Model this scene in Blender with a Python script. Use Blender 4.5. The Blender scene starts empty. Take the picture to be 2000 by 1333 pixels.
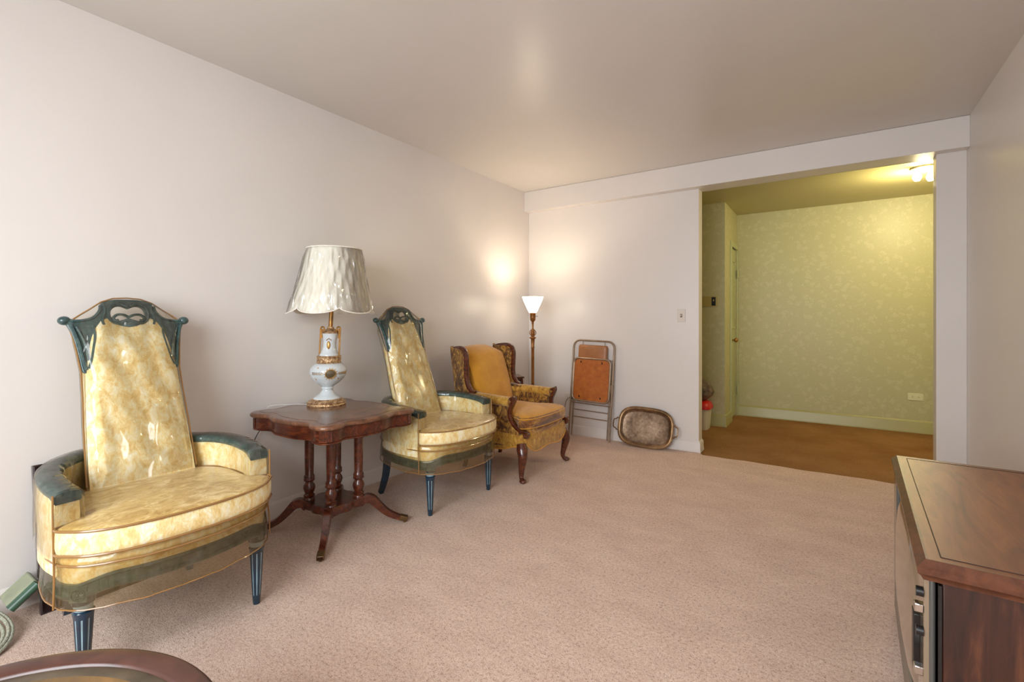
import bpy, bmesh, math, random
from mathutils import Vector, Matrix
random.seed(7)
PI = math.pi
SC = bpy.context.scene
COL = SC.collection

# ------------------------------------------------------------------ camera
cam_d = bpy.data.cameras.new('camera')
cam = bpy.data.objects.new('camera', cam_d)
COL.objects.link(cam)
cam.location = (2.82, 0.0, 1.20)
cam.rotation_euler = (math.radians(90), 0, math.radians(33.77))
cam_d.sensor_width = 36
cam_d.lens = 939 / 2000 * 36
cam_d.shift_y = -41.5 / 2000
cam_d.clip_start = 0.02
SC.camera = cam

# ------------------------------------------------------------------ world, exposure, large lights
SC.view_settings.view_transform = 'Standard'
SC.view_settings.look = 'None'
SC.view_settings.gamma = 1
SC.view_settings.use_curve_mapping = False
SC.view_settings.exposure = 0.0
W = bpy.data.worlds.new('world')
SC.world = W
W.use_nodes = True
W.node_tree.nodes['Background'].inputs[0].default_value = (0.75, 0.86, 1.0, 1)
W.node_tree.nodes['Background'].inputs[1].default_value = 1.2

def area_light(name, loc, rot, sx, sy, power, color):
    l = bpy.data.lights.new(name, 'AREA')
    l.shape = 'RECTANGLE'; l.size = sx; l.size_y = sy; l.energy = power; l.color = color
    o = bpy.data.objects.new(name, l); COL.objects.link(o)
    o.location = loc; o.rotation_euler = rot
    return o
# daylight through the wide window behind the camera
area_light('window_daylight', (1.95, -1.30, 1.52), (math.radians(60), 0, 0), 2.0, 1.4, 116, (0.89, 0.955, 1.0))

# ------------------------------------------------------------------ materials
def lin(c):
    return tuple(((v / 255) / 12.92 if v / 255 <= 0.04045 else ((v / 255 + 0.055) / 1.055) ** 2.4) for v in c) + (1,)

class NT:
    def __init__(s, name):
        s.m = bpy.data.materials.new(name); s.m.use_nodes = True
        s.t = s.m.node_tree; s.n = s.t.nodes; s.l = s.t.links
        s.b = s.n['Principled BSDF']; s.out = s.n['Material Output']
        s.tc = s.n.new('ShaderNodeTexCoord')
    def mapping(s, scale=(1, 1, 1), rot=(0, 0, 0)):
        mp = s.n.new('ShaderNodeMapping'); mp.inputs['Scale'].default_value = scale; mp.inputs['Rotation'].default_value = rot
        s.l.new(s.tc.outputs['Object'], mp.inputs['Vector']); return mp.outputs[0]
    def noise(s, scale, detail=4, rough=0.55, vec=None, dist=0):
        n = s.n.new('ShaderNodeTexNoise'); n.inputs['Scale'].default_value = scale
        n.inputs['Detail'].default_value = detail; n.inputs['Roughness'].default_value = rough; n.inputs['Distortion'].default_value = dist
        s.l.new(vec if vec else s.tc.outputs['Object'], n.inputs['Vector']); return n.outputs['Fac']
    def voro(s, scale, vec=None, feature='F1'):
        n = s.n.new('ShaderNodeTexVoronoi'); n.inputs['Scale'].default_value = scale; n.feature = feature
        s.l.new(vec if vec else s.tc.outputs['Object'], n.inputs['Vector']); return n.outputs['Distance']
    def ramp(s, fac, stops):
        r = s.n.new('ShaderNodeValToRGB')
        e = r.color_ramp.elements
        e[0].position = stops[0][0]; e[0].color = lin(stops[0][1])
        e[1].position = stops[1][0]; e[1].color = lin(stops[1][1])
        for p, c in stops[2:]:
            x = e.new(p); x.color = lin(c)
        s.l.new(fac, r.inputs[0]); return r.outputs[0]
    def mix(s, fac, a, b, mode='MIX'):
        n = s.n.new('ShaderNodeMix'); n.data_type = 'RGBA'; n.blend_type = mode
        if isinstance(fac, float): n.inputs[0].default_value = fac
        else: s.l.new(fac, n.inputs[0])
        for i, v in ((6, a), (7, b)):
            if isinstance(v, tuple): n.inputs[i].default_value = v
            else: s.l.new(v, n.inputs[i])
        return n.outputs[2]
    def math(s, op, a, b=0.5):
        n = s.n.new('ShaderNodeMath'); n.operation = op
        for i, v in ((0, a), (1, b)):
            if isinstance(v, (int, float)): n.inputs[i].default_value = v
            else: s.l.new(v, n.inputs[i])
        return n.outputs[0]
    def color(s, c):
        if isinstance(c, tuple): s.b.inputs['Base Color'].default_value = c
        else: s.l.new(c, s.b.inputs['Base Color'])
        return s
    def bump(s, h, strength, dist=0.01, target=None):
        n = s.n.new('ShaderNodeBump'); n.inputs['Strength'].default_value = strength; n.inputs['Distance'].default_value = dist
        s.l.new(h, n.inputs['Height']); s.l.new(n.outputs[0], (target or s.b).inputs['Normal']); return n.outputs[0]
    def set(s, **k):
        for a, v in k.items():
            s.b.inputs[a.replace('_', ' ')].default_value = v
        return s

def simple(name, rgb, rough=0.5, metal=0.0, coat=0.0, bump=None, var=0.0):
    t = NT(name)
    if var:
        d = tuple(int(v * (1 - var)) for v in rgb); l = tuple(min(255, int(v * (1 + var))) for v in rgb)
        t.color(t.ramp(t.noise(14, 4), [(0.3, d), (0.7, l)]))
    else: t.color(lin(rgb))
    t.set(Roughness=rough, Metallic=metal)
    if coat: t.b.inputs['Coat Weight'].default_value = coat; t.b.inputs['Coat Roughness'].default_value = 0.12
    if bump: t.bump(t.noise(bump[0], 3), bump[1], bump[2])
    return t.m

MAT = {}
def paint(name, rgb, rough):
    t = NT(name)
    t.color(t.ramp(t.noise(1.3, 3), [(0.3, tuple(int(v * 0.985) for v in rgb)), (0.7, rgb)]))
    t.set(Roughness=rough)
    a = t.noise(2.2, 2, 0.5); b = t.noise(160, 2, 0.5)
    h = t.math('ADD', t.math('MULTIPLY', a, 1.0), t.math('MULTIPLY', b, 0.02))
    t.bump(h, 0.35, 0.008)
    return t.m
MAT['wall'] = paint('wall_paint', (227, 220, 215), 0.34)
MAT['ceiling'] = paint('ceiling_paint', (216, 210, 204), 0.32)
MAT['trim'] = paint('trim_paint', (226, 218, 212), 0.32)

t = NT('room_carpet')
f1 = t.noise(190, 3, 0.7); f2 = t.noise(3.0, 6, 0.75, t.mapping((1, 1.8, 1), (0, 0, 0.5))); f3 = t.noise(620, 2, 0.6)
f4 = t.noise(75, 3, 0.7)
c1 = t.ramp(t.math('ADD', t.math('MULTIPLY', f1, 0.55), t.math('MULTIPLY', f4, 0.45)), [(0.37, (176, 138, 118)), (0.45, (234, 199, 179)), (0.58, (255, 231, 214))])
c2 = t.ramp(f2, [(0.35, (226, 212, 204)), (0.65, (255, 250, 246))])
t.color(t.mix(0.6, c1, c2, 'MULTIPLY'))
t.set(Roughness=1.0); t.b.inputs['Sheen Weight'].default_value = 0.2; t.b.inputs['Specular IOR Level'].default_value = 0.1
h = t.math('ADD', f1, t.math('MULTIPLY', f2, 1.0)); t.bump(t.math('ADD', h, t.math('MULTIPLY', f3, 0.4)), 0.8, 0.010)
MAT['carpet'] = t.m

t = NT('hall_carpet')
f1 = t.noise(180, 3, 0.7); f2 = t.noise(2.0, 4)
t.color(t.mix(0.6, t.ramp(f1, [(0.32, (128, 92, 58)), (0.62, (178, 134, 90))]), t.ramp(f2, [(0.35, (205, 190, 180)), (0.65, (255, 255, 255))]), 'MULTIPLY'))
t.set(Roughness=1.0); t.b.inputs['Specular IOR Level'].default_value = 0.1; t.bump(f1, 0.7, 0.008)
MAT['hall_carpet'] = t.m

t = NT('green_wallpaper')
mp = t.mapping((1, 1, 1))
wob = t.noise(9, 3, 0.6)
vm = t.n.new('ShaderNodeTexNoise'); vm.inputs['Scale'].default_value = 26; t.l.new(t.tc.outputs['Object'], vm.inputs['Vector'])
va = t.n.new('ShaderNodeVectorMath'); va.operation = 'MULTIPLY_ADD'; t.l.new(vm.outputs['Color'], va.inputs[0]); va.inputs[1].default_value = (0.09, 0.09, 0.09); t.l.new(t.tc.outputs['Object'], va.inputs[2])
v1 = t.voro(13, va.outputs[0]); v2 = t.noise(48, 4, 0.7, dist=1.5); v3 = t.noise(70, 3, 0.7, dist=1.0)
motif = t.math('MULTIPLY', t.math('LESS_THAN', v1, 0.36), t.math('GREATER_THAN', v2, 0.44))
leaf = t.math('GREATER_THAN', v3, 0.60)
m = t.math('MAXIMUM', t.math('MULTIPLY', motif, 1.0), t.math('MULTIPLY', leaf, 0.8))
t.color(t.mix(m, lin((186, 182, 138)), lin((196, 191, 150))))
t.set(Roughness=0.42)
t.bump(m, 0.1, 0.002)
MAT['wallpaper'] = t.m
MAT['green_trim'] = simple('green_trim_paint', (172, 166, 112), 0.35)
MAT['green_door'] = simple('green_door_paint', (188, 192, 146), 0.35)
MAT['hall_ceiling'] = simple('hall_ceiling_paint', (190, 180, 128), 0.4)

def wood(name, dark, mid, light, rough=0.32, coat=0.35, scale=(2, 14, 14), s=3.0):
    t = NT(name)
    mp = t.mapping(scale)
    n1 = t.noise(s, 6, 0.62, mp, 1.2)
    t.color(t.ramp(n1, [(0.28, dark), (0.5, mid), (0.74, light)]))
    t.set(Roughness=rough); t.b.inputs['Coat Weight'].default_value = coat; t.b.inputs['Coat Roughness'].default_value = 0.15
    t.bump(n1, 0.08, 0.002)
    return t.m
MAT['mahogany'] = wood('mahogany_wood', (38, 15, 9), (80, 33, 17), (124, 60, 28), 0.28, 0.5)
MAT['mahogany_top'] = wood('worn_tabletop_wood', (66, 42, 30), (110, 76, 56), (146, 104, 78), 0.26, 0.4, (6, 6, 6), 1.6)
MAT['mahogany_rim'] = wood('worn_rim_wood', (64, 38, 24), (108, 68, 46), (146, 102, 74), 0.3, 0.4, (5, 5, 5), 3)
MAT['walnut'] = wood('walnut_veneer', (26, 11, 7), (62, 30, 18), (102, 58, 34), 0.40, 0.15, (7, 7, 1.0), 3.0)
MAT['walnut_top'] = wood('walnut_top', (88, 42, 16), (124, 64, 28), (150, 86, 40), 0.33, 0.15, (9, 1.4, 3), 2.2)
MAT['walnut_edge'] = wood('walnut_moulding', (58, 28, 16), (92, 50, 30), (120, 72, 46), 0.34, 0.3, (6, 6, 6), 3)
MAT['chair_wood'] = wood('wing_chair_wood', (46, 18, 10), (84, 38, 22), (116, 60, 34), 0.25, 0.5)
MAT['dark_wood'] = wood('dark_frame_wood', (20, 12, 14), (38, 22, 22), (56, 34, 30), 0.25, 0.4)
MAT['teal'] = wood('teal_painted_wood', (34, 52, 54), (56, 82, 82), (94, 114, 106), 0.28, 0.4, (6, 6, 6), 5)
MAT['navy_leg'] = simple('navy_lacquer', (20, 48, 66), 0.22, coat=0.5, var=0.15)
MAT['flute'] = simple('pale_blue_flute', (142, 168, 178), 0.4, var=0.12)
MAT['leather'] = wood('tooled_leather_top', (76, 60, 38), (108, 80, 42), (140, 100, 50), 0.42, 0.2, (4, 4, 4), 1.5)
MAT['leather_edge'] = simple('dark_tooled_band', (78, 66, 52), 0.4, var=0.2)
MAT['red_rim'] = wood('red_brown_rim', (58, 30, 22), (76, 40, 28), (92, 52, 38), 0.38, 0.3, (3, 3, 3), 3)

def velvet(name, stops, scale=7, mp=(1, 1, 0.6), dist=1.5, rough=0.7, sheen=0.35, coat=0.0, bumpd=0.004):
    t = NT(name)
    v = t.mapping(mp)
    n = t.noise(scale, 8, 0.72, v, dist)
    t.color(t.ramp(n, stops)); t.set(Roughness=rough)
    t.b.inputs['Sheen Weight'].default_value = sheen
    if coat:
        t.b.inputs['Coat Weight'].default_value = coat; t.b.inputs['Coat Roughness'].default_value = 0.1
    w = t.noise(scale * 2.2, 3, 0.5, v, 0.6)
    t.bump(t.math('ADD', n, w), 0.5, bumpd)
    return t.m
MAT['gold_fabric'] = velvet('marbled_gold_fabric', [(0.34, (226, 188, 112)), (0.45, (241, 212, 144)), (0.53, (248, 230, 176)), (0.64, (254, 248, 224))], 32, (1, 1, 0.6), 0.5, 0.5, 0.2, 0.3)
MAT['gold_seat'] = velvet('marbled_gold_seat', [(0.36, (172, 134, 66)), (0.5, (200, 164, 92)), (0.62, (224, 196, 136))], 24, (1, 0.6, 1), 1.0, 0.4, 0.1, 0.6)
MAT['mustard'] = velvet('mustard_velvet', [(0.3, (188, 126, 28)), (0.7, (216, 156, 42))], 5, (1, 1, 1), 0.5, 0.9, 0.25, 0, 0.001)
MAT['crushed'] = velvet('crushed_brown_velvet', [(0.40, (66, 36, 8)), (0.49, (120, 76, 18)), (0.56, (168, 120, 38)), (0.66, (204, 162, 76))], 15, (1, 1, 0.6), 2.6, 0.75, 0.3, 0, 0.004)
MAT['crushed_light'] = velvet('crushed_gold_velvet', [(0.34, (124, 78, 16)), (0.48, (180, 130, 36)), (0.66, (212, 170, 78))], 18, (1, 1, 0.6), 2.4, 0.75, 0.3, 0, 0.003)
MAT['brown_velvet'] = velvet('brown_worn_velvet', [(0.40, (88, 50, 12)), (0.50, (134, 82, 22)), (0.64, (200, 152, 66))], 10, (1, 0.5, 1), 1.5, 0.7, 0.4, 0, 0.003)
MAT['piping'] = simple('brown_piping', (150, 108, 58), 0.3, coat=0.5)

def vinyl(name, tint, scale=5.0, strength=0.9, mp=(1, 1, 1), base=0.06, gain=1.6, dist=0.03, body=None):
    t = NT(name)
    t.n.remove(t.b)
    tr = t.n.new('ShaderNodeBsdfTransparent'); tr.inputs[0].default_value = tint
    gl = t.n.new('ShaderNodeBsdfGlossy'); gl.inputs['Roughness'].default_value = 0.08
    mx = t.n.new('ShaderNodeMixShader'); fr = t.n.new('ShaderNodeFresnel'); fr.inputs[0].default_value = 1.5
    fac = t.math('MINIMUM', t.math('ADD', t.math('MULTIPLY', fr.outputs[0], gain), base), 1.0)
    src = tr.outputs[0]
    if body:                                  # aged film: part of the light scatters in it
        df = t.n.new('ShaderNodeBsdfDiffuse'); df.inputs[0].default_value = lin(body[0])
        tl_ = t.n.new('ShaderNodeBsdfTranslucent'); tl_.inputs[0].default_value = lin(body[0])
        m1 = t.n.new('ShaderNodeMixShader'); m1.inputs[0].default_value = 0.5
        t.l.new(df.outputs[0], m1.inputs[1]); t.l.new(tl_.outputs[0], m1.inputs[2])
        m2 = t.n.new('ShaderNodeMixShader'); m2.inputs[0].default_value = body[1]
        t.l.new(tr.outputs[0], m2.inputs[1]); t.l.new(m1.outputs[0], m2.inputs[2]); src = m2.outputs[0]
    t.l.new(fac, mx.inputs[0]); t.l.new(src, mx.inputs[1]); t.l.new(gl.outputs[0], mx.inputs[2])
    t.l.new(mx.outputs[0], t.out.inputs[0])
    v = t.mapping(mp)
    a = t.noise(scale, 2, 0.45, v, 1.0)
    # folded creases: ridged noise
    rd = t.math('ABSOLUTE', t.math('SUBTRACT', t.noise(scale * 1.3, 2, 0.5, v, 0.8), 0.5))
    h = t.math('ADD', a, t.math('MULTIPLY', rd, -1.3))
    t.bump(h, strength, dist, gl)
    return t.m
MAT['vinyl'] = vinyl('clear_vinyl', (0.99, 0.975, 0.94, 1), 4.0, 0.75, (1, 1, 0.35), 0.015, 0.75, 0.065, ((240, 230, 202), 0.03))
MAT['vinyl_skirt'] = vinyl('yellowed_vinyl', (0.95, 0.90, 0.78, 1), 4.0, 0.5, (1, 1, 0.6), 0.01, 0.9, 0.06, ((190, 158, 104), 0.20))
MAT['vinyl_shade'] = vinyl('clear_shade_wrap', (1.0, 1.0, 0.99, 1), 12, 1.0, (1, 1, 0.10), 0.06, 1.6, 0.04)
MAT['brass'] = simple('antique_brass', (170, 126, 70), 0.36, 0.8, var=0.2)
MAT['dark_brass'] = simple('dark_aged_brass', (116, 88, 56), 0.4, 0.7, var=0.2)
MAT['gold_metal'] = NT('chased_gilt_metal')
g_ = MAT['gold_metal']; g_.color(g_.ramp(g_.noise(60, 3), [(0.35, (140, 100, 66)), (0.65, (226, 192, 148))])); g_.set(Roughness=0.38, Metallic=0.65); g_.bump(g_.voro(170), 0.8, 0.003)
MAT['gold_metal'] = g_.m
MAT['gilt'] = simple('gilt_paint', (186, 146, 84), 0.3, 0.7, var=0.2)
MAT['dark_mark'] = simple('dark_gilt_mark', (96, 82, 60), 0.4)
MAT['porcelain'] = simple('pale_blue_porcelain', (206, 212, 214), 0.12, coat=0.6, var=0.03)
t = NT('cream_shade_fabric')
v = t.mapping((1, 1, 0.02)); n = t.noise(60, 2, 0.5, v)
t.color(t.ramp(n, [(0.3, (232, 222, 204)), (0.7, (250, 245, 234))])); t.set(Roughness=0.8); t.bump(n, 0.3, 0.004)
MAT['shade'] = t.m
MAT['lamp_brown'] = simple('brown_bronze_lamp', (150, 98, 48), 0.35, 0.5, var=0.15)
t = NT('glowing_opal_glass'); t.color(lin((255, 250, 240))); t.b.inputs['Emission Color'].default_value = (1, 0.86, 0.66, 1); t.b.inputs['Emission Strength'].default_value = 11
MAT['opal'] = t.m
t = NT('glowing_bulb'); t.color(lin((255, 250, 240))); t.b.inputs['Emission Color'].default_value = (1, 0.86, 0.5, 1); t.b.inputs['Emission Strength'].default_value = 14
MAT['bulb'] = t.m
MAT['bronze_tube'] = simple('bronze_painted_steel', (150, 128, 106), 0.35, 0.5, var=0.1)
MAT['orange_board'] = NT('orange_brown_board'); g_ = MAT['orange_board']
g_.color(g_.ramp(g_.noise(22, 5, 0.7), [(0.3, (156, 80, 20)), (0.7, (188, 106, 34))])); g_.set(Roughness=0.55); MAT['orange_board'] = g_.m
MAT['tan_vinyl'] = simple('tan_brown_vinyl', (158, 104, 62), 0.4, bump=(90, 0.2, 0.002), var=0.06)
t = NT('tarnished_silver')
n = t.noise(5, 5, 0.6); n2 = t.noise(40, 4, 0.7)
t.color(t.ramp(t.math('ADD', t.math('MULTIPLY', n, 0.7), t.math('MULTIPLY', n2, 0.3)), [(0.35, (98, 76, 58)), (0.52, (142, 118, 96)), (0.66, (176, 154, 132))]))
t.set(Metallic=0.75, Roughness=0.38); MAT['silver'] = t.m
MAT['silver_rim'] = simple('tarnished_rim', (128, 100, 72), 0.32, 0.85, var=0.2)
MAT['plate'] = simple('ivory_plate', (220, 210, 200), 0.4)
MAT['plate_green'] = simple('green_ivory_plate', (222, 218, 178), 0.4)
MAT['brass_plate'] = simple('brass_wall_plate', (190, 172, 112), 0.35, 0.4)
MAT['black'] = simple('black_plastic', (24, 22, 22), 0.35)
MAT['grey_glass'] = simple('grey_screen_bezel', (84, 82, 78), 0.25, coat=0.5)
MAT['screen'] = simple('beige_reflection_screen', (138, 118, 96), 0.14, coat=0.8)  # beige wall reflection painted into the screen colour; control panel shares the tone
MAT['grey_rail'] = simple('grey_brown_rail', (120, 110, 96), 0.35)
MAT['chrome'] = simple('chrome', (200, 196, 190), 0.15, 1.0)
MAT['red'] = simple('red_plastic', (206, 26, 26), 0.35)
MAT['white_plastic'] = simple('white_plastic', (214, 208, 196), 0.4)
MAT['bag'] = simple('dark_plaid_cloth', (104, 88, 78), 0.8, bump=(30, 0.8, 0.02), var=0.4)
MAT['sage'] = simple('pale_sage_paint', (150, 156, 130), 0.5, var=0.08)
MAT['green'] = simple('green_edge_paint', (56, 88, 68), 0.35, var=0.1)
MAT['coil'] = NT('braided_grey_green'); g_ = MAT['coil']
g_.color(g_.ramp(g_.noise(200, 2), [(0.35, (136, 136, 118)), (0.65, (186, 186, 168))])); g_.set(Roughness=0.6); g_.bump(g_.voro(260), 0.5, 0.002); MAT['coil'] = g_.m
MAT['cord_brown'] = simple('brown_cord', (92, 64, 44), 0.5)
MAT['cord_white'] = simple('white_cord', (214, 208, 202), 0.5)
MAT['cord_black'] = simple('black_cord', (30, 28, 28), 0.5)
MAT['mat_board'] = simple('dark_brown_print', (58, 34, 28), 0.35, coat=0.4, var=0.35)
MAT['frame_light'] = simple('window_frame_paint', (230, 226, 220), 0.4)
MAT['glass_sky'] = simple('window_glass', (200, 215, 230), 0.05)

# ------------------------------------------------------------------ geometry helpers
def V(*a): return Vector(a)
def crom(pts, n=6, closed=False):
    pts = [Vector(p) for p in pts]; N = len(pts); out = []
    rng = N if closed else N - 1
    for i in range(rng):
        p0 = pts[(i - 1) % N] if (closed or i > 0) else pts[0] * 2 - pts[1]
        p1 = pts[i]; p2 = pts[(i + 1) % N]
        p3 = pts[(i + 2) % N] if (closed or i + 2 < N) else pts[-1] * 2 - pts[-2]
        for j in range(n):
            u = j / n
            out.append(0.5 * ((2 * p1) + (p2 - p0) * u + (2 * p0 - 5 * p1 + 4 * p2 - p3) * u * u + (3 * p1 - p0 - 3 * p2 + p3) * u ** 3))
    if not closed: out.append(pts[-1].copy())
    return out
def mirror_outline(half):
    """half: plan points from y=0 front to y=0 back (x,y>=0): closed loop"""
    return [Vector((x, y)) for x, y in half] + [Vector((x, -y)) for x, y in reversed(half[1:-1])]
def ss(a, b, x):
    u = max(0, min(1, (x - a) / (b - a))); return u * u * (3 - 2 * u)
def interp(tab, x):
    if x <= tab[0][0]: return tab[0][1]
    for (a, va), (b, vb) in zip(tab, tab[1:]):
        if x <= b: return va + (vb - va) * (x - a) / (b - a)
    return tab[-1][1]

class G:
    def __init__(s): s.v = []; s.f = []; s.mi = []
    def add(s, verts, faces, mi=0):
        o = len(s.v); s.v += [tuple(p) for p in verts]
        for f in faces: s.f.append([i + o for i in f]); s.mi.append(mi)
        return s
    def box(s, c, d, rz=0, M=None, mi=0):
        R = Matrix.Rotation(rz, 3, 'Z') if M is None else M
        vs = [Vector(c) + R @ Vector((x * d[0] / 2, y * d[1] / 2, z * d[2] / 2)) for x in (-1, 1) for y in (-1, 1) for z in (-1, 1)]
        return s.add(vs, [(0, 1, 3, 2), (4, 6, 7, 5), (0, 4, 5, 1), (2, 3, 7, 6), (0, 2, 6, 4), (1, 5, 7, 3)], mi)
    def loft(s, rings, closed=True, cap=(True, True), mi=0, loop=False):
        n = len(rings[0]); vs = [p for r in rings for p in r]; fs = []
        m = n if closed else n - 1
        R = len(rings)
        for i in range(R if loop else R - 1):
            a = i * n; b = ((i + 1) % R) * n
            for j in range(m):
                k = (j + 1) % n
                fs.append((a + j, a + k, b + k, b + j))
        if cap[0] and not loop: fs.append(tuple(reversed(range(n))))
        if cap[1] and not loop: fs.append(tuple((R - 1) * n + j for j in range(n)))
        return s.add(vs, fs, mi)
    def lathe(s, prof, c=(0, 0), n=32, rfun=None, mi=0, mfun=None, cap=(True, True), shear=(0, 0), z0=0):
        rings = []
        for r, z in prof:
            ring = []
            for k in range(n):
                a = 2 * PI * k / n
                rr = r * (rfun(a, z, k) if rfun else 1)
                ring.append((c[0] + rr * math.cos(a) + shear[0] * (z - z0), c[1] + rr * math.sin(a) + shear[1] * (z - z0), z))
            rings.append(ring)
        st = len(s.f)
        s.loft(rings, True, cap, mi)
        if mfun:
            for i in range(len(prof) - 1):
                for k in range(n): s.mi[st + i * n + k] = mfun(i, k)
        return s
    def tube(s, path, r, n=10, up=None, closed=False, mi=0, flat=1.0, sec=None):
        P = [Vector(p) for p in path]; N = len(P); rings = []
        rr = r if isinstance(r, (list, tuple)) else [r] * N
        T = []
        for i in range(N):
            a = P[(i - 1) % N] if (closed or i > 0) else P[i]; b = P[(i + 1) % N] if (closed or i < N - 1) else P[i]
            T.append((b - a).normalized())
        if up is None:
            u0 = Vector((0, 0, 1)) if abs(T[0].z) < 0.9 else Vector((1, 0, 0))
            nrm = T[0].cross(u0).normalized()
        for i in range(N):
            if up is not None: side = T[i].cross(Vector(up)).normalized()
            else:
                nrm = (nrm - T[i] * nrm.dot(T[i])).normalized(); side = nrm
            bi = side.cross(T[i]).normalized()
            q = rr[i] if not callable(r) else r(i / (N - 1))
            if sec: rings.append([P[i] + side * (x * q) + bi * (y * q) for x, y in sec])
            else: rings.append([P[i] + side * (math.cos(2 * PI * k / n) * q) + bi * (math.sin(2 * PI * k / n) * q * flat) for k in range(n)])
        return s.loft(rings, True, (True, True), mi, closed)
    def prism(s, outline, z0, z1, mi=0):
        return s.loft([[(p[0], p[1], z0) for p in outline], [(p[0], p[1], z1) for p in outline]], mi=mi)
    def sphere(s, c, r, n=16, m=10, mi=0, sc=(1, 1, 1)):
        rings = [[(c[0] + r * sc[0] * math.sin(PI * (i + .001) / m) * math.cos(2 * PI * k / n), c[1] + r * sc[1] * math.sin(PI * (i + .001) / m) * math.sin(2 * PI * k / n), c[2] - r * sc[2] * math.cos(PI * (i + .001) / m)) for k in range(n)] for i in range(m)]
        rings.append([(c[0] + 1e-4 * math.cos(2 * PI * k / n), c[1] + 1e-4 * math.sin(2 * PI * k / n), c[2] + r * sc[2]) for k in range(n)])
        return s.loft(rings, mi=mi)
    def xf(s, M, start=0):
        for i in range(start, len(s.v)): s.v[i] = tuple(M @ Vector(s.v[i]))
        return s
    def build(s, name, mat, parent=None, bevel=0, sub=0, angle=40, seg=2, label=None, kind=None, cat=None, group=None):
        me = bpy.data.meshes.new(name); me.from_pydata(s.v, [], s.f); me.validate()
        mats = mat if isinstance(mat, (list, tuple)) else [mat]
        for m in mats: me.materials.append(MAT[m])
        if len(mats) > 1:
            for p, i in zip(me.polygons, s.mi): p.material_index = i
        bm = bmesh.new(); bm.from_mesh(me); bmesh.ops.recalc_face_normals(bm, faces=bm.faces); bm.to_mesh(me); bm.free()
        me.shade_smooth()
        me.set_sharp_from_angle(angle=math.radians(angle))
        o = bpy.data.objects.new(name, me); COL.objects.link(o)
        if parent: o.parent = parent
        if bevel:
            b = o.modifiers.new('bevel', 'BEVEL'); b.width = bevel; b.segments = seg; b.limit_method = 'ANGLE'; b.angle_limit = math.radians(35)
        if sub:
            b = o.modifiers.new('sub', 'SUBSURF'); b.levels = sub; b.render_levels = sub
        if label: o['label'] = label
        if kind: o['kind'] = kind
        if cat: o['category'] = cat
        if group: o['group'] = group
        return o

def curve_prism(loops, depth, bev=0.002, res=2):
    """2D filled outline with holes -> verts/faces (x,y,z); depth = half thickness"""
    cu = bpy.data.curves.new('tmp', 'CURVE'); cu.dimensions = '2D'; cu.fill_mode = 'BOTH'
    cu.extrude = max(depth - bev, 0.0005); cu.bevel_depth = bev; cu.bevel_resolution = res
    for lp in loops:
        sp = cu.splines.new('POLY'); sp.points.add(len(lp) - 1)
        for p, q in zip(sp.points, lp): p.co = (q[0], q[1], 0, 1)
        sp.use_cyclic_u = True
    o = bpy.data.objects.new('tmp', cu); COL.objects.link(o)
    dg = bpy.context.evaluated_depsgraph_get(); dg.update()
    me = bpy.data.meshes.new_from_object(o.evaluated_get(dg))
    vs = [v.co.copy() for v in me.vertices]; fs = [tuple(p.vertices) for p in me.polygons]
    bpy.data.objects.remove(o); bpy.data.curves.remove(cu); bpy.data.meshes.remove(me)
    return vs, fs

def thing(name, label, cat, loc=(0, 0, 0), rz=0, group=None):
    o = bpy.data.objects.new(name, None); COL.objects.link(o)
    o.empty_display_size = 0.1
    o.location = loc; o.rotation_euler = (0, 0, rz); o['label'] = label; o['category'] = cat
    if group: o['group'] = group
    return o
def copy_tree(o, parent=None):
    c = o.copy(); COL.objects.link(c)
    if parent: c.parent = parent
    for ch in list(o.children): copy_tree(ch, c)
    return c
def struct(g, name, mat, parent=None, bevel=0):
    return g.build(name, mat, parent, bevel=bevel, kind=None if parent else 'structure', angle=30)

# ------------------------------------------------------------------ the setting
RX, YW, HT = 3.595, 4.55, 2.60        # right wall, back wall plane, ceiling
JL, JR = 1.809, 3.431                 # opening left and right jamb
WT = 0.125                            # partition thickness
YB = YW - 0.09                        # beam front face
ZB = 2.385                            # beam underside
Y0 = -1.30
struct(G().box((-0.06, (Y0 + 5.9) / 2 + 0, HT / 2), (0.12, 5.9 - Y0, HT + 0.2)), 'wall_left', 'wall')
struct(G().box((RX + 0.06, (Y0 + YW + WT) / 2, HT / 2), (0.12, YW + WT - Y0, HT + 0.2)), 'wall_right', 'wall')
g = G().box((JL / 2, YW + WT / 2, HT / 2), (JL, WT, HT)); g.box(((JR + RX) / 2, YW + WT / 2, HT / 2), (RX - JR, WT, HT)); g.box(((JL + JR) / 2, YW + WT / 2, (ZB + HT) / 2), (JR - JL, WT, HT - ZB))
struct(g, 'wall_back', 'wall', bevel=0.003)
struct(G().box((RX / 2, (YB + YW) / 2, (ZB + HT) / 2 - 0.001), (RX, YW - YB, HT - ZB)), 'trim_1', 'wall', bevel=0.003)
struct(G().box((RX / 2, (Y0 + YW) / 2, HT + 0.05), (RX, YW - Y0 + WT, 0.10)), 'ceiling', 'ceiling')
# floor: pile surface with a slightly uneven carpet edge at the opening
g = G(); xs = [i * RX / 60 for i in range(61)]
edge = [YW - 0.045 + 0.008 * math.sin(x * 9) + 0.005 * math.sin(x * 23 + 1) - 0.02 * (x / RX) for x in xs]
edge = [min(e, YW - 0.002) if JL < x < JR else YW + 0.03 for x, e in zip(xs, edge)]
g.loft([[(x, Y0 - 0.1, -0.02) for x in xs], [(x, Y0 - 0.1, 0.0) for x in xs], [(x, e - 0.006, 0.0) for x, e in zip(xs, edge)], [(x, e, -0.012) for x, e in zip(xs, edge)]], closed=False, cap=(False, False))
struct(g, 'floor', 'carpet')
g = G().box((2.4, 5.65, -0.022), (4.4, 2.5, 0.02)); struct(g, 'floor_hall', 'hall_carpet')
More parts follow.
